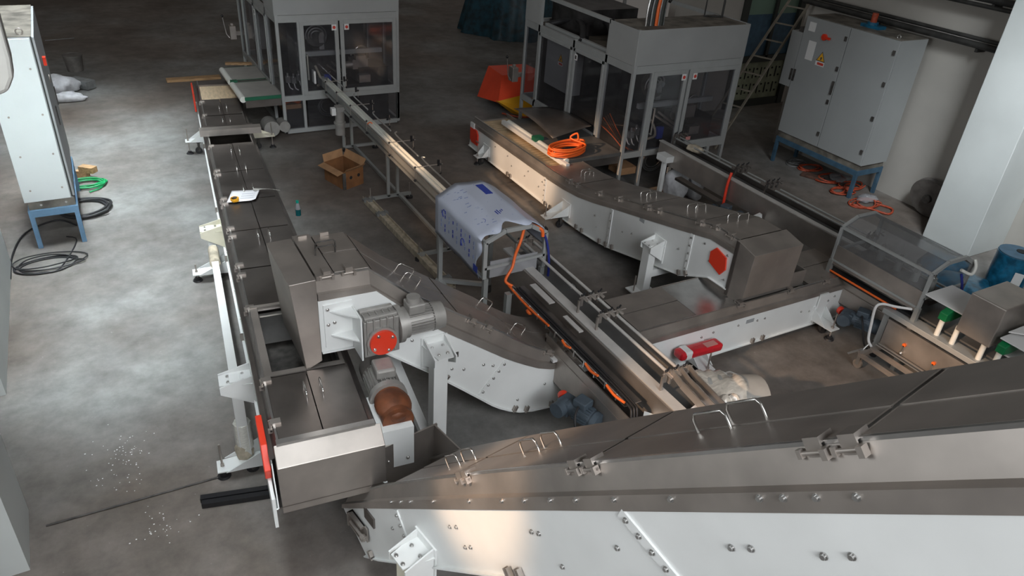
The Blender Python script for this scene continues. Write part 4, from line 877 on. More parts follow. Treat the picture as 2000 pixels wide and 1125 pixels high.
# ------------------------------------------------------------------ packaging machines in aluminium and pane enclosures
def machine(x0, y0, label, low_panes, depth=3.4):
    t = thing('packaging_machine', (x0, y0, 0), 0, label, 'machine', None)
    Wd = 2.25; H1 = .67; H2 = 2.02; H3 = 2.66; y1 = y0+depth; x1 = x0+Wd; p = .055
    def bx(name, m, a, b, par=t, bev=0): return WB(MB().box(a, b), name, m, par, bev)
    for x in (x0, x1-p):
        for y in (y0, y1-p): bx('corner_post', 'frame_grey', (x, y, .05), (x+p, y+p, H3), bev=.004)
    ysp = [y0+.72, y0+1.68, y0+2.85]
    for y in ysp:
        bx('side_post', 'frame_grey', (x0, y, .05 if y != ysp[2] else .3), (x0+p, y+p, H3 if y != ysp[1] else H2+.12))
        bx('side_post', 'frame_grey', (x1-p, y, .05), (x1, y+p, H2+.12))
    for z, h in ((.02, .08), (H1-.05, .10), (H2-.02, .12)):
        if z < .1 and not low_panes: continue
        bx('front_rail', 'frame_grey', (x0+p, y0, z), (x1-p, y0+p, z+h)); bx('back_rail', 'frame_grey', (x0+p, y1-p, z), (x1-p, y1, z+h))
        bx('side_rail', 'frame_grey', (x0, y0+p, z), (x0+p, y1-p, z+h)); bx('side_rail', 'frame_grey', (x1-p, y0+p, z), (x1, y1-p, z+h))
    # upper fascia
    bx('fascia', 'panel_grey', (x0+.004, y0-.006, H2+.105), (x1-.004, y0+.0, H3), bev=.003)
    bx('fascia', 'panel_grey', (x0-.006, y0+.004, H2+.105), (x0, y0+.74, H3)); bx('fascia', 'panel_grey', (x0-.006, y0+2.87, H2+.105), (x0, y1-.004, H3))
    bx('fascia', 'panel_grey', (x1, y0+.004, H2+.105), (x1+.006, y0+.74, H3))
    bx('top_rail', 'frame_grey', (x0, y0+.72, H3-.06), (x0+.05, y0+2.9, H3)); bx('top_rail', 'frame_grey', (x0, y1-.05, H3-.06), (x1, y1, H3)); bx('top_rail', 'frame_grey', (x1-.05, y0+.72, H3-.06), (x1, y1, H3))
    bx('roof_plate', 'cabinet_top', (x0+.01, y0+.01, H3-.03), (x1-.01, y0+.80, H3-.012))
    bx('roof_plate', 'cabinet_top', (x0+.05, y0+.80, H2+.02), (x1-.05, y1-.06, H2+.04))
    bx('roof_step', 'panel_grey', (x0+.05, y0+.79, H2+.04), (x1-.05, y0+.80, H3-.03))
    bx('cable_rail', 'frame_grey', (x0+.10, y0+.85, H2+.08), (x0+.16, y0+2.85, H2+.14))
    # front doors
    def pane_door(a, b, z0, z1, nm, par=t, handle_left=False):
        f = MB().box((a, y0-.012, z0), (a+.07, y0+.03, z1)).box((b-.07, y0-.012, z0), (b, y0+.03, z1)).box((a+.07, y0-.012, z0), (b-.07, y0+.03, z0+.07)).box((a+.07, y0-.012, z1-.07), (b-.07, y0+.03, z1))
        o = WB(f, nm, 'frame_grey', par, bev=.003); WB(MB().box((a+.07, y0+.004, z0+.07), (b-.07, y0+.012, z1-.07)), 'pane', 'plexi', o); return o
    bx('pane', 'plexi', (x0+p, y0+.02, H1+.05), (x0+.41, y0+.028, H2-.02))
    bx('front_post', 'frame_grey', (x0+.37, y0, H1+.05), (x0+.43, y0+p, H2-.02))
    d1 = pane_door(x0+.41, x0+1.10, H1+.04 if low_panes else .62, H2-.01, 'door'); d2 = pane_door(x0+1.13, x1-.06, H1+.04, H2-.01, 'door')
    for dd, x in ((d1, x0+.98), (d2, x0+1.21)):
        l = WB(MB().box((x, y0-.014, 1.84), (x+.085, y0-.006, 1.94)), 'door_label', 'sticker_white', dd); WB(MB().cyl((x+.043, y0-.014, 1.89), (x+.043, y0-.018, 1.89), .028, 12), 'label_mark', 'sticker_red', l)
    WB(MB().cyl((x0+.50, y0-.05, 1.0), (x0+.50, y0-.05, 1.45), .014, 8).box((x0+.49, y0-.05, 1.0), (x0+.51, y0-.01, 1.02)).box((x0+.49, y0-.05, 1.43), (x0+.51, y0-.01, 1.45)), 'handle', 'steel_bright', d1)
    if low_panes:
        for a, b in ((x0+p, x0+.37), (x0+.46, x0+1.08), (x0+1.14, x1-p)):
            bx('pane', 'plexi', (a, y0+.02, .10), (b, y0+.028, H1-.05)); bx('front_post', 'frame_grey', (b, y0, .1), (b+.05, y0+p, H1-.05))
    else:
        bx('front_post', 'frame_grey', (x0+.42, y0, .05), (x0+.47, y0+p, H1-.05)); bx('front_post', 'frame_grey', (x1-.4, y0, .05), (x1-.34, y0+p, H1-.05))
    # left side doors and panes
    ys = [y0+p]+[q for y in ysp for q in (y, y+p)]+[y1-p]
    for i in range(0, 8, 2):
        a, b = ys[i], ys[i+1]
        bx('pane', 'plexi', (x0+.02, a, H1+.05), (x0+.028, b, H2-.02))
        bx('pane', 'plexi', (x1-.028, a, H1+.05), (x1-.02, b, H2-.02))
        if i in (2, 4):
            f = MB().box((x0-.014, a, H1+.05), (x0+.02, a+.05, H2-.02)).box((x0-.014, b-.05, H1+.05), (x0+.02, b, H2-.02)).box((x0-.014, a, H1+.05), (x0+.02, b, H1+.10)).box((x0-.014, a, H2-.07), (x0+.02, b, H2-.02))
            WB(f, 'side_door', 'frame_grey', t, bev=.003)
    l = WB(MB().box((x0-.02, ysp[1]-.14, 1.82), (x0-.014, ysp[1]-.06, 1.92)), 'door_label', 'sticker_white', t); WB(MB().box((x0-.023, ysp[1]-.12, 1.84), (x0-.019, ysp[1]-.08, 1.90)), 'label_mark', 'iron', l)
    # inner control panel with warning sign, seen through the side
    ip = bx('inner_control_panel', 'panel_grey', (x0+.10, y0+1.80, 1.12), (x0+.30, y0+2.72, 1.95))
    warn(ip, (x0+.098, y0+2.22, 1.62), (0, -1, 0), .16)
    for z in (1.2, 1.8): WB(MB().box((x0+.085, y0+1.83, z), (x0+.10, y0+1.86, z+.06)), 'hinge', 'iron', ip)
    # machinery inside
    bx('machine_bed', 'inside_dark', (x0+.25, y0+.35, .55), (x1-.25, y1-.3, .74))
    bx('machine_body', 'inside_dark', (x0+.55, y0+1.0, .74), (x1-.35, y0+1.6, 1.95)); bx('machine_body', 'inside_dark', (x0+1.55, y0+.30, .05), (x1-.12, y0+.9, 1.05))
    bx('dark_backing', 'inside_dark', (x0+.25, y1-.5, .1), (x1-.2, y1-.15, 1.95))  # dark block added to keep the view through the machine dark
    bx('inner_beam', 'frame_grey', (x0+.42, y0+.25, 1.34), (x1-.25, y0+.32, 1.42))
    o = WB(MB().cyl((x0+.80, y0+.42, 1.66), (x0+.80, y0+.50, 1.62), .20, 26), 'dial_wheel', 'iron', t)
    for r in (.19, .14, .09): WB(MB().tube([(x0+.80+r*math.cos(a/24*6.283), y0+.405-.015*math.sin(a/24*6.283), 1.66+r*math.sin(a/24*6.283)) for a in range(24)], .012, 6, closed=True), 'ring', 'steel_bright', o)
    WB(MB().box((x0+.84, y0+.36, 1.42), (x0+.93, y0+.42, 1.68)).cyl((x0+.88, y0+.36, 1.7), (x0+.88, y0+.30, 1.7), .045, 12), 'crank_arm', 'steel_bright', o)
    for i, (dx, z) in enumerate(((.14, .92), (.24, .90), (.34, .94))):
        v = WB(MB().box((x0+dx, y0+.14, z), (x0+dx+.075, y0+.22, z+.11)).cyl((x0+dx+.037, y0+.18, z+.11), (x0+dx+.037, y0+.18, z+.17), .018, 8), 'air_valve', 'steel_bright', t)
        WB(MB().tube(smooth_path([(x0+dx+.037, y0+.16, z), (x0+dx+.05, y0+.12, z-.08), (x0+dx+.10, y0+.13, z-.12)], 4), .010, 6), 'air_tube', 'sticker_white', v)
    WB(MB().box((x0+1.45, y0+.35, 1.02), (x0+1.75, y0+.6, 1.20)).box((x0+1.50, y0+.30, 1.2), (x0+1.70, y0+.42, 1.28)).cyl((x0+1.30, y0+.4, 1.1), (x0+1.45, y0+.4, 1.1), .07, 14), 'forming_head', 'steel', t)
    WB(MB().ball((x0+1.55, y0+.35, 1.36), .05, nu=8, nv=6).ball((x0+1.66, y0+.38, 1.38), .045, nu=8, nv=6).tube(smooth_path([(x0+1.4, y0+.3, 1.3), (x0+1.55, y0+.28, 1.46), (x0+1.72, y0+.32, 1.40), (x0+1.75, y0+.35, 1.22)], 4), .018, 7), 'fitting', 'wire_steel', t)
    WB(MB().box((x0+1.50, y0+.14, .82), (x0+1.72, y0+.28, .96)), 'sensor_block', 'steel_bright', t)
    WB(MB().tube(smooth_path([(x0+.72, y0+.3, 1.15), (x0+.76, y0+.18, 1.0), (x0+.80, y0+.2, .86), (x0+.74, y0+.3, .78)], 5), .022, 7), 'film_strip', 'tape_beige', t)
    WB(MB().box((x0+.86, y0+.2, .80), (x0+.98, y0+.26, 1.0)), 'blue_box', 'sticker_blue', t)
    WB(MB().bar((x0+1.0, y0+.5, 1.10), (x0+1.2, y0+.15, .95), .03, .03).bar((x0+1.1, y0+.55, 1.14), (x0+1.26, y0+.2, .98), .03, .03), 'infeed_bar', 'steel', t)
    for r, dz in ((.17, 0), (.14, .01), (.19, -.01)): WB(MB().tube([(x0+.95+r*1.2*math.cos(a/20*6.283), y0+.30, .38+dz+r*math.sin(a/20*6.283)) for a in range(20)], .013, 6, closed=True), 'hose_coil', 'belt_dark', t)
    WB(MB().box((x0+1.02, y0+.02-.05, .24), (x0+1.10, y0-.02, .36)), 'socket_tag', 'sticker_white', t)
    if low_panes:
        WB(MB().box((x0+.12, y0+.2, .08), (x0+.42, y0+.5, .40)), 'dark_crate', 'black_plastic', t); WB(MB().box((x0+.06, y0+.25, .36), (x0+.40, y0+.6, .48)), 'carton', 'cardboard', t)
        WB(MB().tube(smooth_path([(x0+.1, y0+.3, .50), (x0+.22, y0+.25, .56), (x0+.36, y0+.3, .5), (x0+.42, y0+.4, .53)], 4), .03, 7), 'orange_hose', 'orange_cable', t)
    else:
        for k in range(7): WB(MB().tube(smooth_path([(x0+.10+k*.04, y0+.9, .95+.02*k), (x0+.12+k*.05, y0+.5, .86-.03*k), (x0+.18+k*.05, y0+.25, .72-.02*k)], 4), .010, 5), 'cable_strand', 'orange_cable' if k % 3 == 0 else 'gear_brown', t)
        WB(MB().box((x0+.10, y0+.10, .28), (x0+.44, y0+.42, .40)), 'carton', 'cardboard', t)
    # side control handle box
    hb = WB(MB().box((x0-.20, y1-.02, .95), (x0-.08, y1+.16, 1.22)).box((x0-.08, y1+.03, 1.02), (x0+.05, y1+.10, 1.10)).box((x0-.17, y1+.02, 1.22), (x0-.12, y1+.08, 1.27)), 'control_box', 'steel', t, bev=.006)
    WB(MB().tube([(x0-.22, y1+.02, .98), (x0-.27, y1+.04, 1.06), (x0-.31, y1+.05, 1.40)], .010, 7), 'control_lever', 'steel_bright', hb); WB(MB().ball((x0-.312, y1+.05, 1.42), .024, .024, .03, 10, 6), 'lever_knob', 'black_plastic', hb)
    for x in (x0+.06, x1-.06):
        for y in (y0+.08, y1-.08, y0+1.7): WB(MB().cyl((x, y, 0), (x, y, .05), .045, 14), 'levelling_pad', 'black_rubber', t)
    for y in (y0+.72, y0+.80): 
        if not low_panes: bx('side_post', 'frame_grey', (x0, y, .05), (x0+.05, y+.05, H1))
    return t
def warn(par, P, U, s, V=(0, 0, 1)):
    "yellow warning triangle over a red lettered tag"
    P = Vector(P); U = Vector(U); V = Vector(V); n = U.cross(V).normalized()
    def poly(name, pts, off, m, parent):
        q = [P+U*a+V*c+n*off for a, c in pts]; k = len(q)
        return WB(MB().add(q+[p+n*.0015 for p in q], [list(range(k))[::-1], list(range(k, 2*k))]+[(i, (i+1) % k, k+(i+1) % k, k+i) for i in range(k)]), name, m, parent)
    w_ = poly('warning_sign', [(-s/2, 0), (s/2, 0), (0, s*.87)], .001, 'iron', par)
    poly('warning_face', [(-s*.41, s*.05), (s*.41, s*.05), (0, s*.76)], .0025, 'warn_yellow', w_)
    poly('flash_mark', [(-.02*s/.16*.3, s*.1), (.03*s/.16*.3, s*.12), (.02*s/.16, s*.38), (-.01*s/.16, s*.36)], .004, 'iron', w_)
    poly('warning_tag', [(-s*.5, -s*.42), (s*.5, -s*.42), (s*.5, -s*.04), (-s*.5, -s*.04)], .001, 'sticker_white', w_)
    poly('tag_bar', [(-s*.28, -s*.34), (s*.42, -s*.34), (s*.42, -s*.12), (-s*.28, -s*.12)], .0025, 'sticker_red', w_)
    return w_
m1 = machine(2.92, 13.46, 'grey framed machine with see-through doors behind the narrow pale conveyor, farthest at left', True)
m2 = machine(7.29, 9.06, 'grey framed machine with cable riser on its roof, beside the orange cable coil', False)
# outfeed belts of both machines
def outfeed(par, x0, x1, ya, yb, z, mt, split, roll_r=.055):
    em = 'green_belt' if split else 'belt_dark'
    segs = [(ya, yb)] if not split else [(ya, ya+(yb-ya)*.47), (ya+(yb-ya)*.56, yb)]
    for a, b in segs:
        o = WB(MB().box((x0+.03, a, z-.012), (x1, b, z)), 'outfeed_belt', mt, par); [WB(MB().box((x0+.03, q_, z-.06), (x1, q_+.03, z-.002)), 'belt_edge', em, o) for q_ in (a-.03, b)]
        WB(MB().cyl((x0, a-.01, z-.04), (x0, b+.01, z-.04), roll_r, 18), 'roller', 'roller_white', par)
    [WB(MB().box((x0+.04, q_, z-.20), (x1, q_+.03, z-.06)), 'belt_frame', 'steel_dark', par) for q_ in (ya, yb-.03)]
    if split:
        m = ya+(yb-ya)*.515; WB(MB().box((x0-.02, m-.05, z-.09), (x0+.10, m+.05, z+.02)), 'roller_bearing', 'green_belt', par); WB(MB().box((x0+.1, m-.09, z-.02), (x1, m+.09, z-.005)), 'divider_plate', 'steel_dark', par)
outfeed(m1, 2.26, 2.95, 13.55, 15.5, .74, 'belt_grey', True)
outfeed(m2, 6.26, 7.3, 9.1, 11.0, .74, 'belt_dark', False)
WB(MB().sheet(lambda a, b: (6.45+.75*a, 9.85+1.35*b, .80+.10*math.sin(b*2.2+a)+.05*a), 8, 10, .004), 'curved_sheet', 'steel_dark', m2)
WB(MB().box((6.16, 8.95, .66), (6.22, 11.1, .73)), 'belt_side_strip', 'sticker_white', m2)
WB(MB().box((6.18, 9.95, .66), (6.34, 10.08, .80)), 'roller_bearing', 'green_belt', m2)
WB(MB().cyl((2.66, 13.30, .20), (2.66, 13.62, .20), .14, 22).cyl((2.9, 13.35, .20), (2.9, 13.6, .20), .10, 18), 'side_wheel', 'motor_grey', m1)
# right machine roof: cable riser and hoses
rx, ry = 7.62, 9.25
for i, (dx, m_, r_) in enumerate(((.0, 'steel_bright', .018), (.05, 'pipe_dark', .022), (.11, 'galv', .02), (.16, 'dark_trim', .03), (.235, 'orange_cable', .035), (.30, 'galv', .02), (.35, 'dark_trim', .045), (.42, 'galv', .016))):
    WB(MB().tube(smooth_path([(rx+dx*.8, ry+.1, 2.64), (rx+dx*.8+.02, ry+.12, 2.95), (rx+dx*.8+.12, ry+.15, 3.25-dx*.2), (rx+dx*.8+.42, ry+.2, 3.42-dx*.35)], 5), r_, 8), 'riser_cable', m_, m2)
WB(MB().tube(smooth_path([(8.05, 9.40, 2.98), (8.15, 9.42, 3.08), (8.3, 9.45, 3.12), (9.2, 9.6, 3.12), (10.2, 9.75, 3.12)], 5), .028, 8).tube(smooth_path([(8.1, 9.5, 3.14), (8.3, 9.55, 3.2), (9.2, 9.7, 3.2), (10.2, 9.85, 3.2)], 5), .05, 8), 'cable_tray', 'pipe_dark', m2)
WB(MB().tube([(9.15, 9.75, 2.64), (9.15, 9.75, 3.1)], .012, 6).tube([(9.42, 9.62, 2.64), (9.42, 9.62, 3.1)], .018, 6).tube([(9.15, 9.75, 2.66), (9.42, 9.62, 2.66)], .014, 6), 'tray_stand', 'pipe_dark', m2)
for k in range(6):
    x = 7.6+k*.22; y = 10.9+.25*math.sin(k*2.1)
    WB(MB().tube(smooth_path([(x-.2, y-.2, 2.1), (x, y+.1, 2.24), (x+.15, y+.5, 2.30), (x+.1, y+.9, 2.2), (x-.1, y+1.1, 2.10)], 5), .055, 9), 'roof_hose', 'black_rubber', m2)
WB(MB().ball((8.18, 10.25, 2.17), .09, nu=12, nv=8).box((8.1, 10.2, 2.06), (8.3, 10.35, 2.12)), 'red_fan', 'red_cover', m2)
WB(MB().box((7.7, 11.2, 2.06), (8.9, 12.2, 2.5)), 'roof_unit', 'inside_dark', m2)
WB(MB().box((8.6, 9.05, .80), (8.70, 9.045, .86)), 'red_label', 'sticker_pink', m2)

# ------------------------------------------------------------------ control cabinets
def stand(name, label, x0, x1, y0, y1, h, mt, splay=.0, group=None):
    t = thing(name, ((x0+x1)/2, (y0+y1)/2, 0), 0, label, 'stand', group)
    b = MB().box((x0, y0, h-.09), (x1, y0+.05, h)).box((x0, y1-.05, h-.09), (x1, y1, h)).box((x0, y0+.05, h-.09), (x0+.05, y1-.05, h)).box((x1-.05, y0+.05, h-.09), (x1, y1-.05, h)); WB(b, 'frame', mt, t)
    for x in (x0, x1-.055):
        for y in (y0, y1-.055): WB(MB().box((x, y, 0), (x+.055, y+.055, h-.09)), 'leg', mt, t)
    return t
st1 = stand('cabinet_stand', 'blue steel stand under the left control cabinet by the wall', -1.06, -.50, 10.30, 12.1, .53, 'blue_steel')
c1 = thing('control_cabinet', (-.78, 11.2, .53), 0, 'tall pale control cabinet on a blue stand against the left wall', 'cabinet')
WB(MB().box((-1.04, 10.34, .53), (-.52, 12.06, .64)), 'plinth', 'cabinet_top', c1)
for x in (-.90, -.62): WB(MB().cyl((x, 10.34, .585), (x, 10.333, .585), .014, 10), 'plinth_bolt', 'steel_bright', c1)
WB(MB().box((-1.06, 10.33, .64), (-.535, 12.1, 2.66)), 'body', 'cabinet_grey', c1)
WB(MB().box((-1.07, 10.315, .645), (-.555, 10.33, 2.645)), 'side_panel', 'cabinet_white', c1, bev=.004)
WB(MB().box((-1.06, 10.33, 2.66), (-.53, 12.1, 2.668)), 'top_panel', 'cabinet_top', c1)
for y0_, y1_ in ((10.34, 11.21), (11.22, 12.09)):
    d_ = WB(MB().box((-.535, y0_, .66), (-.505, y1_, 2.655)), 'door', 'cabinet_grey', c1, bev=.004)
    WB(MB().box((-.506, y1_-.12, 1.35), (-.492, y1_-.08, 1.6)), 'door_handle', 'iron', d_)
WB(MB().box((-.545, 10.325, .655), (-.528, 10.345, 2.66)), 'door_seal', 'dark_trim', c1)
for x, z in ((-.97, 2.3), (-.62, 2.3), (-.97, 1.75), (-.62, 1.75), (-.97, 1.25), (-.62, 1.25), (-.97, .80), (-.62, .80)):
    WB(MB().cyl((x, 10.315, z), (x, 10.308, z), .012, 10), 'panel_screw', 'steel', c1)
WB(MB().tube([(-.64+.035*math.cos(a/12*6.283), 10.42, 2.705+.035*math.sin(a/12*6.283)) for a in range(12)], .008, 6, closed=True), 'lifting_eye', 'steel', c1)
WB(MB().box((-.505, 11.0, 2.15), (-.47, 11.08, 2.25)), 'isolator_switch', 'red_cover', c1)
WB(MB().tube([(-.50, 11.5+.03*math.cos(a/12*6.283), 1.85+.05*math.sin(a/12*6.283)) for a in range(12)], .007, 6, closed=True), 'padlock_loop', 'steel', c1)
st2 = stand('cabinet_stand', 'dark blue steel stand under the big two door cabinet, among cables', 11.15, 11.83, 7.46, 9.33, .50, 'blue_dark')
c2 = thing('control_cabinet', (11.5, 8.4, .50), 0, 'wide grey two door control cabinet with warning sign standing on a dark blue stand', 'cabinet')
WB(MB().box((11.17, 7.48, .50), (11.82, 9.31, .60)), 'plinth', 'cabinet_top', c2)
WB(MB().box((11.18, 7.45, .60), (11.84, 9.34, 2.68)), 'body', 'cabinet_shaded', c2)
WB(MB().box((11.17, 7.45, 2.68), (11.85, 9.34, 2.69)), 'top_panel', 'cabinet_top', c2)
dA = WB(MB().box((11.15, 7.455, .61), (11.18, 8.39, 2.675)), 'door', 'cabinet_shaded', c2, bev=.004)
dB = WB(MB().box((11.15, 8.402, .61), (11.18, 9.335, 2.675)), 'door', 'cabinet_shaded', c2, bev=.004)
for d_, y in ((dA, 7.50), (dB, 8.44)):
    for z in (.80, 1.38, 1.95, 2.45): WB(MB().box((11.135, y-.022, z), (11.15, y+.022, z+.075)), 'hinge', 'iron', d_)
WB(MB().box((11.13, 8.41, 1.55), (11.15, 8.45, 1.78)), 'door_handle', 'iron', dB)
WB(MB().box((11.135, 9.28, 1.55), (11.15, 9.32, 1.76)), 'door_handle', 'iron', dB)
WB(MB().cyl((11.15, 8.86, 2.42), (11.12, 8.86, 2.42), .055, 18).box((11.10, 8.72, 2.40), (11.125, 8.86, 2.44)), 'isolator_switch', 'red_cover', dB)
warn(dB, (11.15, 8.82, 2.02), (0, -1, 0), .19)
WB(MB().box((11.143, 9.0, 1.98), (11.15, 9.16, 2.30)), 'taped_note', 'sticker_white', dB); WB(MB().box((11.143, 9.10, 2.45), (11.15, 9.24, 2.60)), 'label', 'sticker_white', dB)
WB(MB().tube([(11.22, 7.55+.03*math.cos(a/12*6.283), 2.72+.03*math.sin(a/12*6.283)) for a in range(12)], .007, 6, closed=True), 'lifting_eye', 'steel_bright', c2)
c3 = WB(MB().box((11.16, 9.345, 1.42), (11.6, 9.60, 2.38)), 'side_control_box', 'cabinet_shaded', c2, bev=.006)
WB(MB().box((11.15, 9.36, 1.55), (11.16, 9.40, 1.75)), 'door_handle', 'iron', c3); WB(MB().box((11.2, 9.36, 2.38), (11.34, 9.48, 2.46)), 'cable_gland_box', 'iron', c3)
# object on the cabinet top
va = thing('blue_valve', (11.5, 8.3, 2.69), 0, 'small blue valve with red body lying on top of the two door cabinet', 'valve')
WB(MB().box((11.42, 8.1, 2.69), (11.62, 8.45, 2.74)).cyl((11.5, 8.28, 2.74), (11.5, 8.28, 2.78), .09, 14), 'valve_base', 'blue_film', va); WB(MB().cyl((11.5, 8.28, 2.78), (11.5, 8.28, 2.92), .05, 12), 'valve_body', 'red_cable', va)
# pipes along the right wall
for (z, r, lab) in ((2.78, .05, 'lower dark pipe running along the right wall above the cabinet'), (3.42, .05, 'upper dark pipe running along the right wall')):
    p_ = MB().tube([(11.80, 5.98, z), (11.80, 10.05, z)], r, 12).tube([(11.80, 5.98, z-.10 if z > 3 else z+.09), (11.80, 10.05, z-.10 if z > 3 else z+.09)], r*.6, 10)
    for y in (6.6, 8.5): p_.box((11.78, y, z-.1), (12.0, y+.04, z-.05))
    tag(p_.build('wall_pipe', 'pipe_dark'), lab, 'pipe')
# ladder leaning by the door
ld = thing('ladder', (10.5, 10.3, 0), 0, 'light wooden ladder leaning between the right machine and the two door cabinet', 'ladder')
A0, A1 = Vector((10.50, 10.05, .02)), Vector((11.35, 9.66, 3.6)); B0, B1 = Vector((10.55, 10.50, .02)), Vector((11.30, 10.02, 3.6))
A0 = G(1440, 222, .70); A1 = G(1592, -10, 2.9); dv = (A1-A0).normalized(); A0 = A0-dv*(A0.z-.0)/dv.z; A1 = A0+dv*(3.5/dv.z)
B0 = A0+Vector((-.18, .40, 0)); B1 = A1+Vector((-.12, .34, 0))
for p, q in ((A0, A1), (B0, B1)): WB(MB().bar(p, q, .045, .03), 'ladder_rail', 'ladder_wood', ld)
for k in range(11):
    f = (k+.7)/11.5; WB(MB().bar(A0.lerp(A1, f), B0.lerp(B1, f), .03, .025), 'rung', 'ladder_wood', ld)

# ------------------------------------------------------------------ loose things
cb = thing('cardboard_box', (3.30, 11.1, 0), math.radians(0), 'open brown cardboard box with flaps up beside the narrow pale conveyor', 'box')
P = [G(635, 350), G(673, 372), G(710, 358)]; P.append(P[0]+P[2]-P[1]); hh = .30; cc = sum(P, Vector())/4
mbx = MB()
for i in range(4):
    a, b = P[i], P[(i+1) % 4]; mbx.bar((a.x, a.y, hh/2), (b.x, b.y, hh/2), .006, hh)
mbx.add([(p.x, p.y, .004) for p in P]+[(p.x, p.y, .0) for p in P], [(0, 1, 2, 3), (7, 6, 5, 4)])
cbb = WB(mbx, 'body', 'cardboard_out', cb)
FL = [(-.13, .20), (.05, .06), (-.03, .17), (.10, .10)]
for i, (o_, u_) in enumerate(((.13, -.02), (.07, .07), (.07, .11), (.03, .12))):
    a, b = P[i], P[(i+1) % 4]; m_ = (a+b)/2; n_ = Vector((m_.x-cc.x, m_.y-cc.y, 0)).normalized()
    q = [Vector((a.x, a.y, hh)), Vector((b.x, b.y, hh)), Vector((b.x, b.y, hh))+n_*o_+Vector((0, 0, u_)), Vector((a.x, a.y, hh))+n_*o_+Vector((0, 0, u_))]
    nn = (q[1]-q[0]).cross(q[3]-q[0]).normalized()*.005
    WB(MB().add(q+[p+nn for p in q], [(0, 3, 2, 1), (4, 5, 6, 7), (0, 1, 5, 4), (1, 2, 6, 5), (2, 3, 7, 6), (3, 0, 4, 7)]), 'flap', 'cardboard', cb)
e1 = (P[2]-P[1]).normalized(); n1 = Vector((e1.y, -e1.x, 0))
for f in (.35, .75):
    q = P[1].lerp(P[2], f)+Vector((0, 0, .18)); WB(MB().cyl(q, q+n1*.008, .028, 12), 'hand_hole', 'hole_dark', cbb)
q = P[1]+Vector((0, 0, hh/2)); WB(MB().box((q.x-.02, q.y-.012, .01), (q.x+.03, q.y+.01, hh-.01)), 'tape_strip', 'iron', cbb)
bt = thing('water_bottle', tuple(G(583, 420)), 0, 'small clear bottle with teal cap standing on the floor right of the lidded conveyor', 'bottle')
MB().cyl((0, 0, 0), (0, 0, .10), .04, 16).build('bottle_liquid', 'bottle_liquid', bt); MB().tube([(0, 0, .10), (0, 0, .17), (0, 0, .20)], .04, 16, r2=.02).build('bottle_body', 'plastic_haze', bt); MB().cyl((0, 0, .20), (0, 0, .235), .022, 14).build('cap', 'teal_cap', bt)
# loose channel on the floor in the middle
def seg_thing(name, a, b, wdt, hgt_, mt, label, cat):
    return tag(MB().bar(a, b, wdt, hgt_).build(name, mt), label, cat)
ra, rb = G(715, 388, .05), G(882, 562, .05)
ch = thing('steel_channel', tuple(Vector((ra.x, ra.y, 0))), 0, 'cream painted steel channel lying on the floor left of the aluminium trestles', 'channel')
off = Vector((ra.x, ra.y, 0))
WB(MB().bar(ra, rb, .10, .012).bar(ra+Vector((-.05, 0, .0)), rb+Vector((-.05, 0, 0)), .012, .09).bar(ra+Vector((.05, 0, .0)), rb+Vector((.05, 0, 0)), .012, .09), 'channel', 'tape_beige', ch)
for f in (.04, .22, .93):
    q = ra.lerp(rb, f); WB(MB().box((q.x-.09, q.y-.04, .06), (q.x+.09, q.y+.04, .10)).cyl((q.x-.05, q.y, .10), (q.x-.05, q.y, .13), .015, 8).cyl((q.x+.05, q.y, .10), (q.x+.05, q.y, .13), .015, 8), 'cleat', 'galv', ch)
# thin dark rod, black bars
a, b = G(90, 1027, .008), G(442, 928, .008); tag(MB().tube([a, b], .008, 8).build('steel_rod', 'iron'), 'thin dark steel rod lying on the floor at the lower left', 'rod')
for dy in (0, .065):
    a, b = G(392, 975, .03), G(560, 950, .03); a.y -= dy; b.y -= dy
    o = MB().bar(a, b, .05, .05).build('black_bar', 'black_plastic'); tag(o, 'square black bar on the floor under the near hood of the lidded conveyor', 'bar', 'pair of black bars on the floor')
# drawing sheet and tape measure on the lids
zl_ = .925
pp = [G(443, 397, zl_), G(500, 393, zl_), G(508, 366, zl_), G(452, 367, zl_)]
def lidz(p): return .41+.14+(12.0-p.y)*.115+.022 if p.y < 12 else .57
pb = MB(); 
P4 = [Vector((p.x, p.y, .925)) for p in pp]
def psheet(u, v):
    q = (P4[0].lerp(P4[1], u)).lerp(P4[3].lerp(P4[2], u), v); q = q.copy(); q.z = lerp([(6, 1.265), (9.0, .915), (11.5, .625), (12, .58)], q.y)+.004+.03*max(0, u-.75)**2*10; return q
pb.sheet(psheet, 10, 6, .002)
dr = tag(pb.build('drawing_sheet', 'paper'), 'white paper drawing lying across two lids of the lidded conveyor', 'paper')
lines = MB()
for i in range(7):
    for j in range(3):
        q = psheet(.45+.07*i, .25+.2*j); lines.box((q.x-.012, q.y-.003, q.z+.0005), (q.x+.012, q.y+.003, q.z+.0012))
q = psheet(.6, .45); lines.build('drawing_lines', 'ink', dr)
cl = MB().sheet(lambda u, v: (1.52+.30*u, 9.12-.12*u+.10*v*(1-.5*u), .925+.03*math.sin(u*3)*(1-v)), 6, 4, .003); tag(cl.build('plastic_folder', 'belt_grey'), 'curled dark grey folder beside the white paper drawing', 'folder')
q = G(459, 390, .95); tm = thing('tape_measure', (q.x, q.y, lerp([(6, 1.265), (9.0, .915), (12, .58)], q.y)+.008), .3, 'yellow tape measure lying on the paper drawing', 'tape measure')
MB().cyl((0, 0, .0), (0, 0, .038), .048, 20).box((-.048, -.048, 0), (.0, .03, .038)).build('case', 'yellow', tm, bev=.006); MB().cyl((0, 0, .038), (0, 0, .042), .03, 16).build('badge', 'iron', tm)
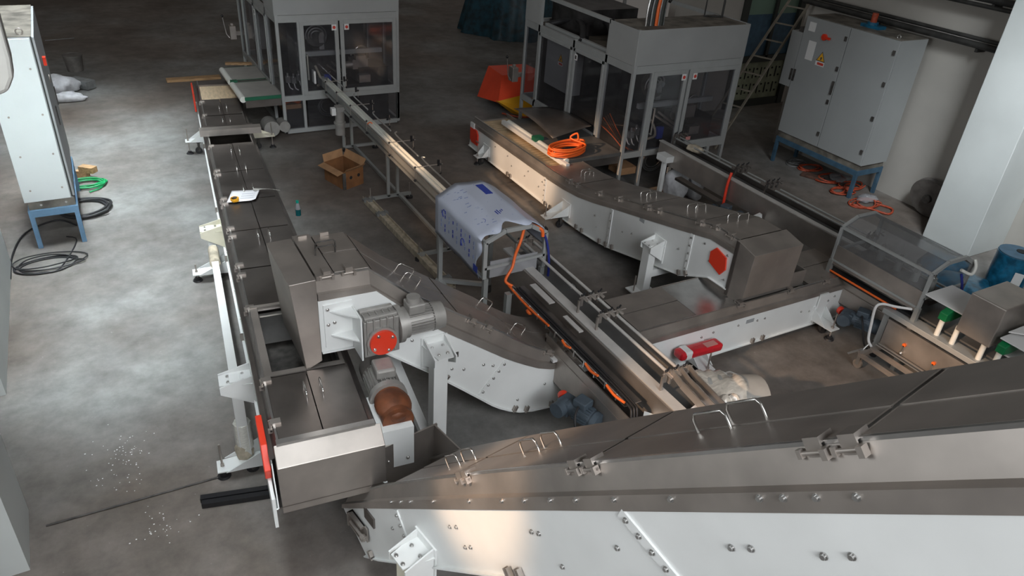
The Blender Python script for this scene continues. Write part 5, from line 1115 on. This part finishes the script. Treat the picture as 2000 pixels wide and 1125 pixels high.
# left far: sacks, steel channel, bucket, boards
def sack(name, c, sx, sy, sz, label, seed, mt='cloth_white', cat='bag', rot=0):
    rnd = random.Random(seed); ph = [rnd.random()*6 for _ in range(6)]; b = MB(); nu, nv = 22, 12; vs = []; fs = []
    for j in range(nv+1):
        a = math.pi*j/nv
        for i in range(nu):
            t_ = 2*math.pi*i/nu; k = 1+.16*math.sin(3*t_+ph[0])+.10*math.sin(5*t_+ph[1]+a*3)+.08*math.sin(7*t_+ph[2]-a*5)
            zz = max(0, (math.cos(a)+.75)/1.75)*(1+.18*math.sin(2*t_+ph[3])*math.sin(a))
            vs.append((sx*math.sin(a)**.8*math.cos(t_)*k if a not in (0,) else 0, sy*math.sin(a)**.8*math.sin(t_)*k, sz*zz))
    for j in range(nv):
        for i in range(nu): fs.append((j*nu+i, (j+1)*nu+i, (j+1)*nu+(i+1) % nu, j*nu+(i+1) % nu))
    b.add(vs, fs, True); return tag(b.build(name, mt, loc=tuple(c), rot=(0, 0, rot)), label, cat)
sack('sack', G(122, 178), .30, .34, .30, 'white sack slumped behind the left control cabinet', 3)
sack('sack', G(130, 197), .34, .16, .16, 'small white sack lying in front of the slumped one', 5)
seg_thing('steel_channel', G(140, 158, .10), G(178, 166, .10), .22, .16, 'galv', 'grey steel channel on the floor beside the white sacks', 'channel')
bk = thing('bucket', tuple(G(148, 138)), 0, 'dim grey bucket on the floor behind the white sacks', 'bucket')
MB().tube([(0, 0, 0), (0, 0, .34)], .15, 20, r2=.19).build('body', 'fan_grey', bk); MB().tube([(.19*math.cos(a/20*6.283), .19*math.sin(a/20*6.283), .34) for a in range(20)], .01, 6, closed=True).build('rim', 'fan_grey', bk)
seg_thing('timber_block', G(150, 338, .05), G(172, 340, .05), .10, .10, 'wood', 'lower timber block beside the left cabinet stand', 'wood block')
seg_thing('timber_block', G(158, 328, .14), G(185, 332, .14), .12, .09, 'wood', 'upper timber block lying crosswise on the lower one', 'wood block')
seg_thing('timber_plank', G(325, 157, .03), G(430, 150, .03), .20, .05, 'wood', 'flat timber plank on the floor beyond the left conveyor tail', 'plank')
seg_thing('timber_plank', G(440, 124, .66), G(530, 124, .66), .10, .04, 'wood', 'timber strip lying beside the grey outfeed belts', 'plank')
seg_thing('thin_rod', G(88, 79, .006), G(145, 74, .006), .02, .012, 'galv', 'thin pale rod on the floor far behind the left cabinet', 'rod')
# cable coils
def coil(name, c, r, n, tr_, mt, label, cat='cable', sq=.75, seed=1, jit=.25, h=.0, ends=()):
    rnd = random.Random(seed); pts = []
    for k in range(n):
        ox, oy = rnd.uniform(-jit, jit)*r*.5, rnd.uniform(-jit, jit)*r*.5; rr = r*(1+rnd.uniform(-jit, jit)*.6)
        for s_ in range(8):
            a = (s_/8)*2*math.pi; pts.append((c.x+ox*(s_/8)+rr*math.cos(a), c.y+oy*(s_/8)+rr*sq*math.sin(a), h+tr_*(1+.0)+ (k % 4)*tr_*1.3*abs(math.sin(a+k))))
    for e in ends: pts.append(e)
    return tag(MB().tube(smooth_path(pts, 4), tr_, 6).build(name, mt), label, cat)
coil('cable_coil', G(95, 515), .36, 5, .009, 'black_rubber', 'loose coil of thin black cable on the floor in front of the left cabinet', seed=4, jit=.7, sq=.55, ends=(G(150, 470, .01), G(130, 462, .01)))
tag(MB().tube(smooth_path([G(20, 545, .01), G(24, 500, .01), G(50, 455, .02), G(110, 430, .03), G(150, 440, .02)], 6), .012, 7).build('black_cable', 'black_rubber'), 'black cable running from the wall base toward the left cabinet stand', 'cable')
coil('hose_coil', G(165, 410), .34, 3, .02, 'black_rubber', 'coil of thick black hose behind the blue stand of the left cabinet', seed=8, jit=.3, sq=.9)
coil('cable_coil', G(168, 362), .26, 6, .011, 'green_cable', 'coil of green cable beside the timber blocks', seed=9, jit=.5, sq=.6, h=.02, ends=(G(200, 355, .02), G(198, 366, .02), G(175, 375, .02)))
# orange cable coil on the right machine outfeed
oc_ = G(1108, 285, .86)
rnd = random.Random(3); pts = []
for k in range(9):
    for s_ in range(10):
        a = s_/10*6.283; rr = .33+.035*math.sin(k*1.7); pts.append((oc_.x+rr*math.cos(a)*1.0, oc_.y+.04*k*math.cos(k)*.2+rr*.62*math.sin(a+.3), .76+.014*k+.012*math.sin(a*2+k)))
pts += [(oc_.x+.18, oc_.y+.2, .90), (oc_.x+.25, oc_.y+.12, 1.0), (oc_.x+.2, oc_.y+.0, .93)]
tag(MB().tube(smooth_path(pts, 4), .016, 7).build('cable_coil', 'orange_cable'), 'thick bright orange cable coil lying on the belt beside the right machine', 'cable')
for k, (u, v) in enumerate(((1580, 330), (1620, 350), (1660, 365), (1690, 400), (1640, 375))):
    coil('cable_coil', G(u, v), .22+.05*(k % 2), 3, .014, 'red_cable', (['farthest dull red cable loop under the big cabinet', 'second farthest dull red cable loop under the big cabinet', 'middle dull red cable loop under the big cabinet', 'nearest dull red cable loop by the cabinet stand leg', 'dull red cable loop left of the middle one under the cabinet'][k]), seed=20+k, jit=.6, sq=.6)
coil('cable_coil', G(1555, 318), .25, 4, .009, 'galv', 'grey cable tangle under the far end of the two door cabinet', seed=31, jit=.8, sq=.6)
tag(MB().tube(smooth_path([G(1660, 398, .02), G(1700, 408, .02), G(1735, 418, .02), G(1742, 408, .02), G(1712, 398, .02)], 6), .02, 6).build('floor_cable', 'red_cable'), 'dull red cable lying on the floor toward the column', 'cable')
sack('plastic_wrap', G(1640, 352), .22, .16, .10, 'crumpled clear wrap under the two door cabinet', 41, 'plastic_haze', 'plastic wrap')
sack('plastic_wrap', G(1690, 392), .20, .14, .10, 'crumpled clear wrap by the front leg of the dark blue stand', 42, 'plastic_haze', 'plastic wrap')
tag(MB().box((-.2, -.09, 0), (.2, .09, .05)).build('red_brick', 'brick_red', loc=tuple(G(1586, 347)), rot=(0, 0, math.radians(115)), bev=.01), 'dark red brick lying on the floor in front of the two door cabinet', 'brick')
fn = thing('fan_disc', tuple(G(1805, 425)), 0, 'large dark round fan disc leaning on the wall behind the white column', 'fan')
q = Vector((11.72, 6.45, .34))-fn.location; MB().cyl(q+Vector((.02, 0, 0)), q+Vector((.10, 0, .02)), .34, 28).build('disc', 'fan_grey', fn); MB().cyl(q+Vector((-.04, 0, 0)), q+Vector((.04, 0, 0)), .07, 14).build('hub', 'iron', fn)
# far covered things
ts = MB(); c_ = Vector((11.3, 19.9, 0))
def drape(c, R, H_, seed, top=.55, sx=1.0, sy=1.0):
    rnd = random.Random(seed); ph = [rnd.random()*6 for _ in range(8)]; vs = []; fs = []; nu, nv = 56, 10
    for j in range(nv+1):
        f = j/nv; 
        for i in range(nu):
            t_ = 2*math.pi*i/nu; r = R*(top+(1-top)*f**.8); wv = 1+f*(.05*math.sin(9*t_+ph[0])+.035*math.sin(17*t_+ph[1])+.03*math.sin(5*t_+ph[2]))
            z = H_*(1-f)+(.12*math.sin(3*t_+ph[3])+.06*math.sin(8*t_+ph[4]))*H_*(1-f)*f
            vs.append((c.x+sx*r*wv*math.cos(t_)+.1*f*math.sin(4*t_), c.y+sy*r*wv*math.sin(t_), max(z, .004)))
    for j in range(nv):
        for i in range(nu): fs.append((j*nu+i, (j+1)*nu+i, (j+1)*nu+(i+1) % nu, j*nu+(i+1) % nu))
    fs.append(list(range(nu))); b = MB(); b.add(vs, fs, True); return b
tag(drape(Vector((11.35, 20.3, 0)), 1.5, 2.0, 5, .6).build('covered_pallet', 'teal_sheet'), 'pile covered with dark teal sheeting on the floor behind the right machine', 'covered pile')
ob = thing('covered_unit', (7.95, 14.3, 0), 0, 'low unit draped with a bright orange and yellow sheet left of the right machine', 'covered unit')
zt_ = .72
oq = [G(970, 135, zt_), G(1008, 132, zt_), G(1075, 133, zt_), G(1050, 180, zt_)]
A = [Vector((7.52, 13.75, .72)), Vector((8.5, 13.75, .72)), Vector((8.5, 14.5, .70)), Vector((7.58, 14.5, .72))]
B_ = [Vector((7.28, 13.42, .26)), Vector((8.7, 13.3, .12)), Vector((8.7, 14.7, .1)), Vector((7.26, 14.35, .12))]
om = MB(); vs = A+B_+[p-Vector((0, 0, .012)) for p in A]+[p+Vector((.012, 0, 0)) for p in B_]
om.add(A+B_, [(0, 1, 2, 3), (0, 4, 5, 1), (1, 5, 6, 2), (2, 6, 7, 3), (3, 7, 4, 0)])
WB(om, 'orange_sheet', 'orange_sheet', ob)
ym = MB().add([(7.27, 13.40, .30), (8.4, 13.30, .50), (8.45, 13.15, .02), (7.75, 13.1, .02)], [(0, 3, 2, 1)]).add([(8.3, 13.32, .62), (8.6, 13.3, .62), (8.65, 13.2, .05), (8.35, 13.12, .05)], [(0, 3, 2, 1)]).add([(7.24, 13.45, .30), (7.27, 13.40, .30), (7.75, 13.1, .02), (7.6, 13.4, .02)], [(0, 1, 2, 3)])
yo = WB(ym, 'yellow_sheet', 'yellow_sheet', ob); sd = yo.modifiers.new('thickness', 'SOLIDIFY'); sd.thickness = .006
WB(MB().box((7.6, 13.8, .0), (8.4, 14.45, .68)), 'unit_body', 'iron', ob)
WB(MB().tube(smooth_path([(7.35, 13.35, .05), (7.6, 13.1, .03), (7.95, 13.0, .03), (8.3, 13.05, .05)], 5), .02, 6), 'cable', 'red_cable', ob)
q = G(932, 188, .12); ob.location = ob.location+Vector((q.x-7.26, q.y-14.35, 0))
# blue film wrapped pieces by the column
bw = thing('wrapped_drum', (10.62, 4.35, 0), 0, 'upright drum wrapped in blue film with a dark hole in its lid, by the column', 'drum')
WB(MB().tube([(10.62, 4.38, 0), (10.62, 4.38, .50), (10.62, 4.38, .60)], .24, 26), 'body', 'blue_film', bw, bev=.0)
WB(MB().cyl((10.62, 4.38, .60), (10.62, 4.38, .615), .235, 26), 'lid', 'blue_dark', bw); WB(MB().cyl((10.68, 4.36, .612), (10.68, 4.36, .622), .07, 16), 'lid_hole', 'hole_dark', bw)
WB(MB().add([(10.42, 4.22, .25), (10.52, 4.14, .22), (10.52, 4.135, .40), (10.42, 4.215, .42)], [(0, 1, 2, 3)]), 'paper_label', 'sticker_white', bw).modifiers.new('thickness', 'SOLIDIFY').thickness = .003
sack('film_bundle', Vector((9.75, 4.45, 0)), .50, .38, .34, 'crumpled blue film bundle on the floor left of the wrapped drum', 51, 'blue_film', 'film bundle')
sack('film_bundle', Vector((10.75, 3.70, 0)), .55, .28, .30, 'crumpled blue film bundle in front of the wrapped drum', 52, 'blue_film', 'film bundle')
sack('film_bundle', Vector((10.2, 5.05, 0)), .45, .26, .28, 'crumpled blue film bundle at the foot of the white column', 53, 'blue_film', 'film bundle')
# clear wrapped roll beside the rail conveyor end
wr = thing('wrapped_roll', (4.75, 3.75, 0), 0, 'large roll in shiny clear wrap behind the foreground conveyor', 'roll')
q0, q1 = Vector((4.35, 3.80, .58)), Vector((4.98, 3.60, .50))
WB(MB().tube([q0+(q1-q0)*f for f in (0, .1, .5, .9, 1)], .27, 26), 'roll_core', 'belt_grey', wr)
def wrapf(u, v):
    a = -1.6+u*3.4; f = v; r = .285+.012*math.sin(u*19+v*5)+.01*math.sin(v*27+u*6)
    ax = (q1-q0).normalized(); sd_ = Vector((-ax.y, ax.x, 0)); c = q0+(q1-q0)*(f*.8-.08); 
    return c+sd_*(-r*math.sin(a))+Vector((0, 0, r*math.cos(a)))
WB(MB().sheet(wrapf, 40, 16, .003), 'clear_wrap', 'clear_wrap', wr)
WB(MB().box((4.40, 3.5, 0), (4.52, 3.98, .36)), 'cradle', 'wood', wr); WB(MB().box((4.82, 3.4, 0), (4.94, 3.85, .30)), 'cradle', 'wood', wr)
sack('crumpled_wrap', Vector((4.33, 3.40, 0)), .13, .20, .95, 'crumpled shiny clear wrap at the end of the steel guide rails', 61, 'clear_wrap', 'plastic wrap')
tag(MB().box((-.17, -.12, 0), (.17, .12, .01)).build('paper_sheet', 'paper', loc=(4.02, 3.30, .985), rot=(0, 0, .3)), 'small white sheet lying on the end of the steel guide rails', 'paper')
# red foil roll on the cross conveyor foot
rr = thing('foil_roll', (5.2, 4.62, .31), 0, 'red foil package lying on a white foot of the cross conveyor', 'package')
q0, q1 = Vector((4.92, 4.66, .36)), Vector((5.52, 4.66, .34))
WB(MB().bar(q0, q1, .15, .10), 'red_wrapper', 'red_foil', rr, bev=.03); WB(MB().bar(q0+Vector((.06, 0, 0)), q0+Vector((.16, 0, 0)), .156, .106), 'silver_band', 'sticker_white', rr, bev=.02)
WB(MB().box((5.28, 4.60, .395), (5.44, 4.68, .399)), 'pale_print', 'sticker_pink', rr)
# rags
sack('rag', G(1358, 296, .93), .09, .14, .10, 'crumpled beige rag on the start of the right channel conveyor', 71, 'tape_beige', 'rag', .4)
sack('white_hose_bundle', G(1318, 385, .0), .22, .18, .50, 'white plastic wrapped bundle on the floor by the start of the right channel conveyor', 72, 'cloth_white', 'bundle')
sack('white_hose_bundle', G(1350, 385, .0), .10, .22, .45, 'narrow white plastic wrapped bundle beside the blue motor of the right line', 73, 'cloth_white', 'bundle')
tag(MB().tube(smooth_path([(7.92, 7.25, 1.02), (7.88, 7.24, .85), (7.86, 7.22, .62), (7.84, 7.2, .45)], 5), .022, 7).build('orange_strap', 'red_cover'), 'orange cable hanging over the right channel conveyor', 'cable')
# scraps on the floor
tag(MB().add([(-.07, -.02, .002), (.02, -.03, .004), (.08, .0, .003), (.03, .03, .006), (-.02, .015, .004), (-.07, -.02, 0), (.02, -.03, 0), (.08, 0, 0), (.03, .03, 0), (-.02, .015, 0)], [(0, 1, 2, 3, 4), (9, 8, 7, 6, 5), (0, 5, 6, 1), (1, 6, 7, 2), (2, 7, 8, 3), (3, 8, 9, 4), (4, 9, 5, 0)]).build('paper_scrap', 'paper', loc=tuple(G(1318, 731))), 'small pale paper scrap on the dark floor in front of the cross conveyor', 'scrap')
sc_ = MB(); rnd = random.Random(12)
for k in range(110):
    cx, cy = rnd.choice([(265, 890), (225, 930), (310, 1025), (250, 880)]); q = G(cx+rnd.gauss(0, 28), cy+rnd.gauss(0, 22)); s_ = rnd.uniform(.002, .006); sc_.box((q.x-s_, q.y-s_*.7, 0), (q.x+s_, q.y+s_*.7, .003))
tag(sc_.build('debris_specks', 'sticker_white'), 'tiny white debris specks scattered on the open floor at lower left', 'debris', kind='stuff')

# housing on a post at the upper left, close to the camera
struct('trim_5', MB().box((-2.0, 4.55, 0), (-1.62, 4.78, 8)), 'plaster_white')
hs = thing('grey_housing', (-1.62, 4.66, 4.2), 0, 'pale grey rounded housing fixed to a post at the upper left edge', 'housing')
WB(MB().prism([(-1.62, 4.9), (-1.62, 3.66), (-.47, 3.665), (-.40, 3.69), (-.36, 3.76), (-.35, 3.85), (-.35, 4.9)], 'y', 4.58, 4.75), 'shell', 'belt_grey', hs, bev=.02)
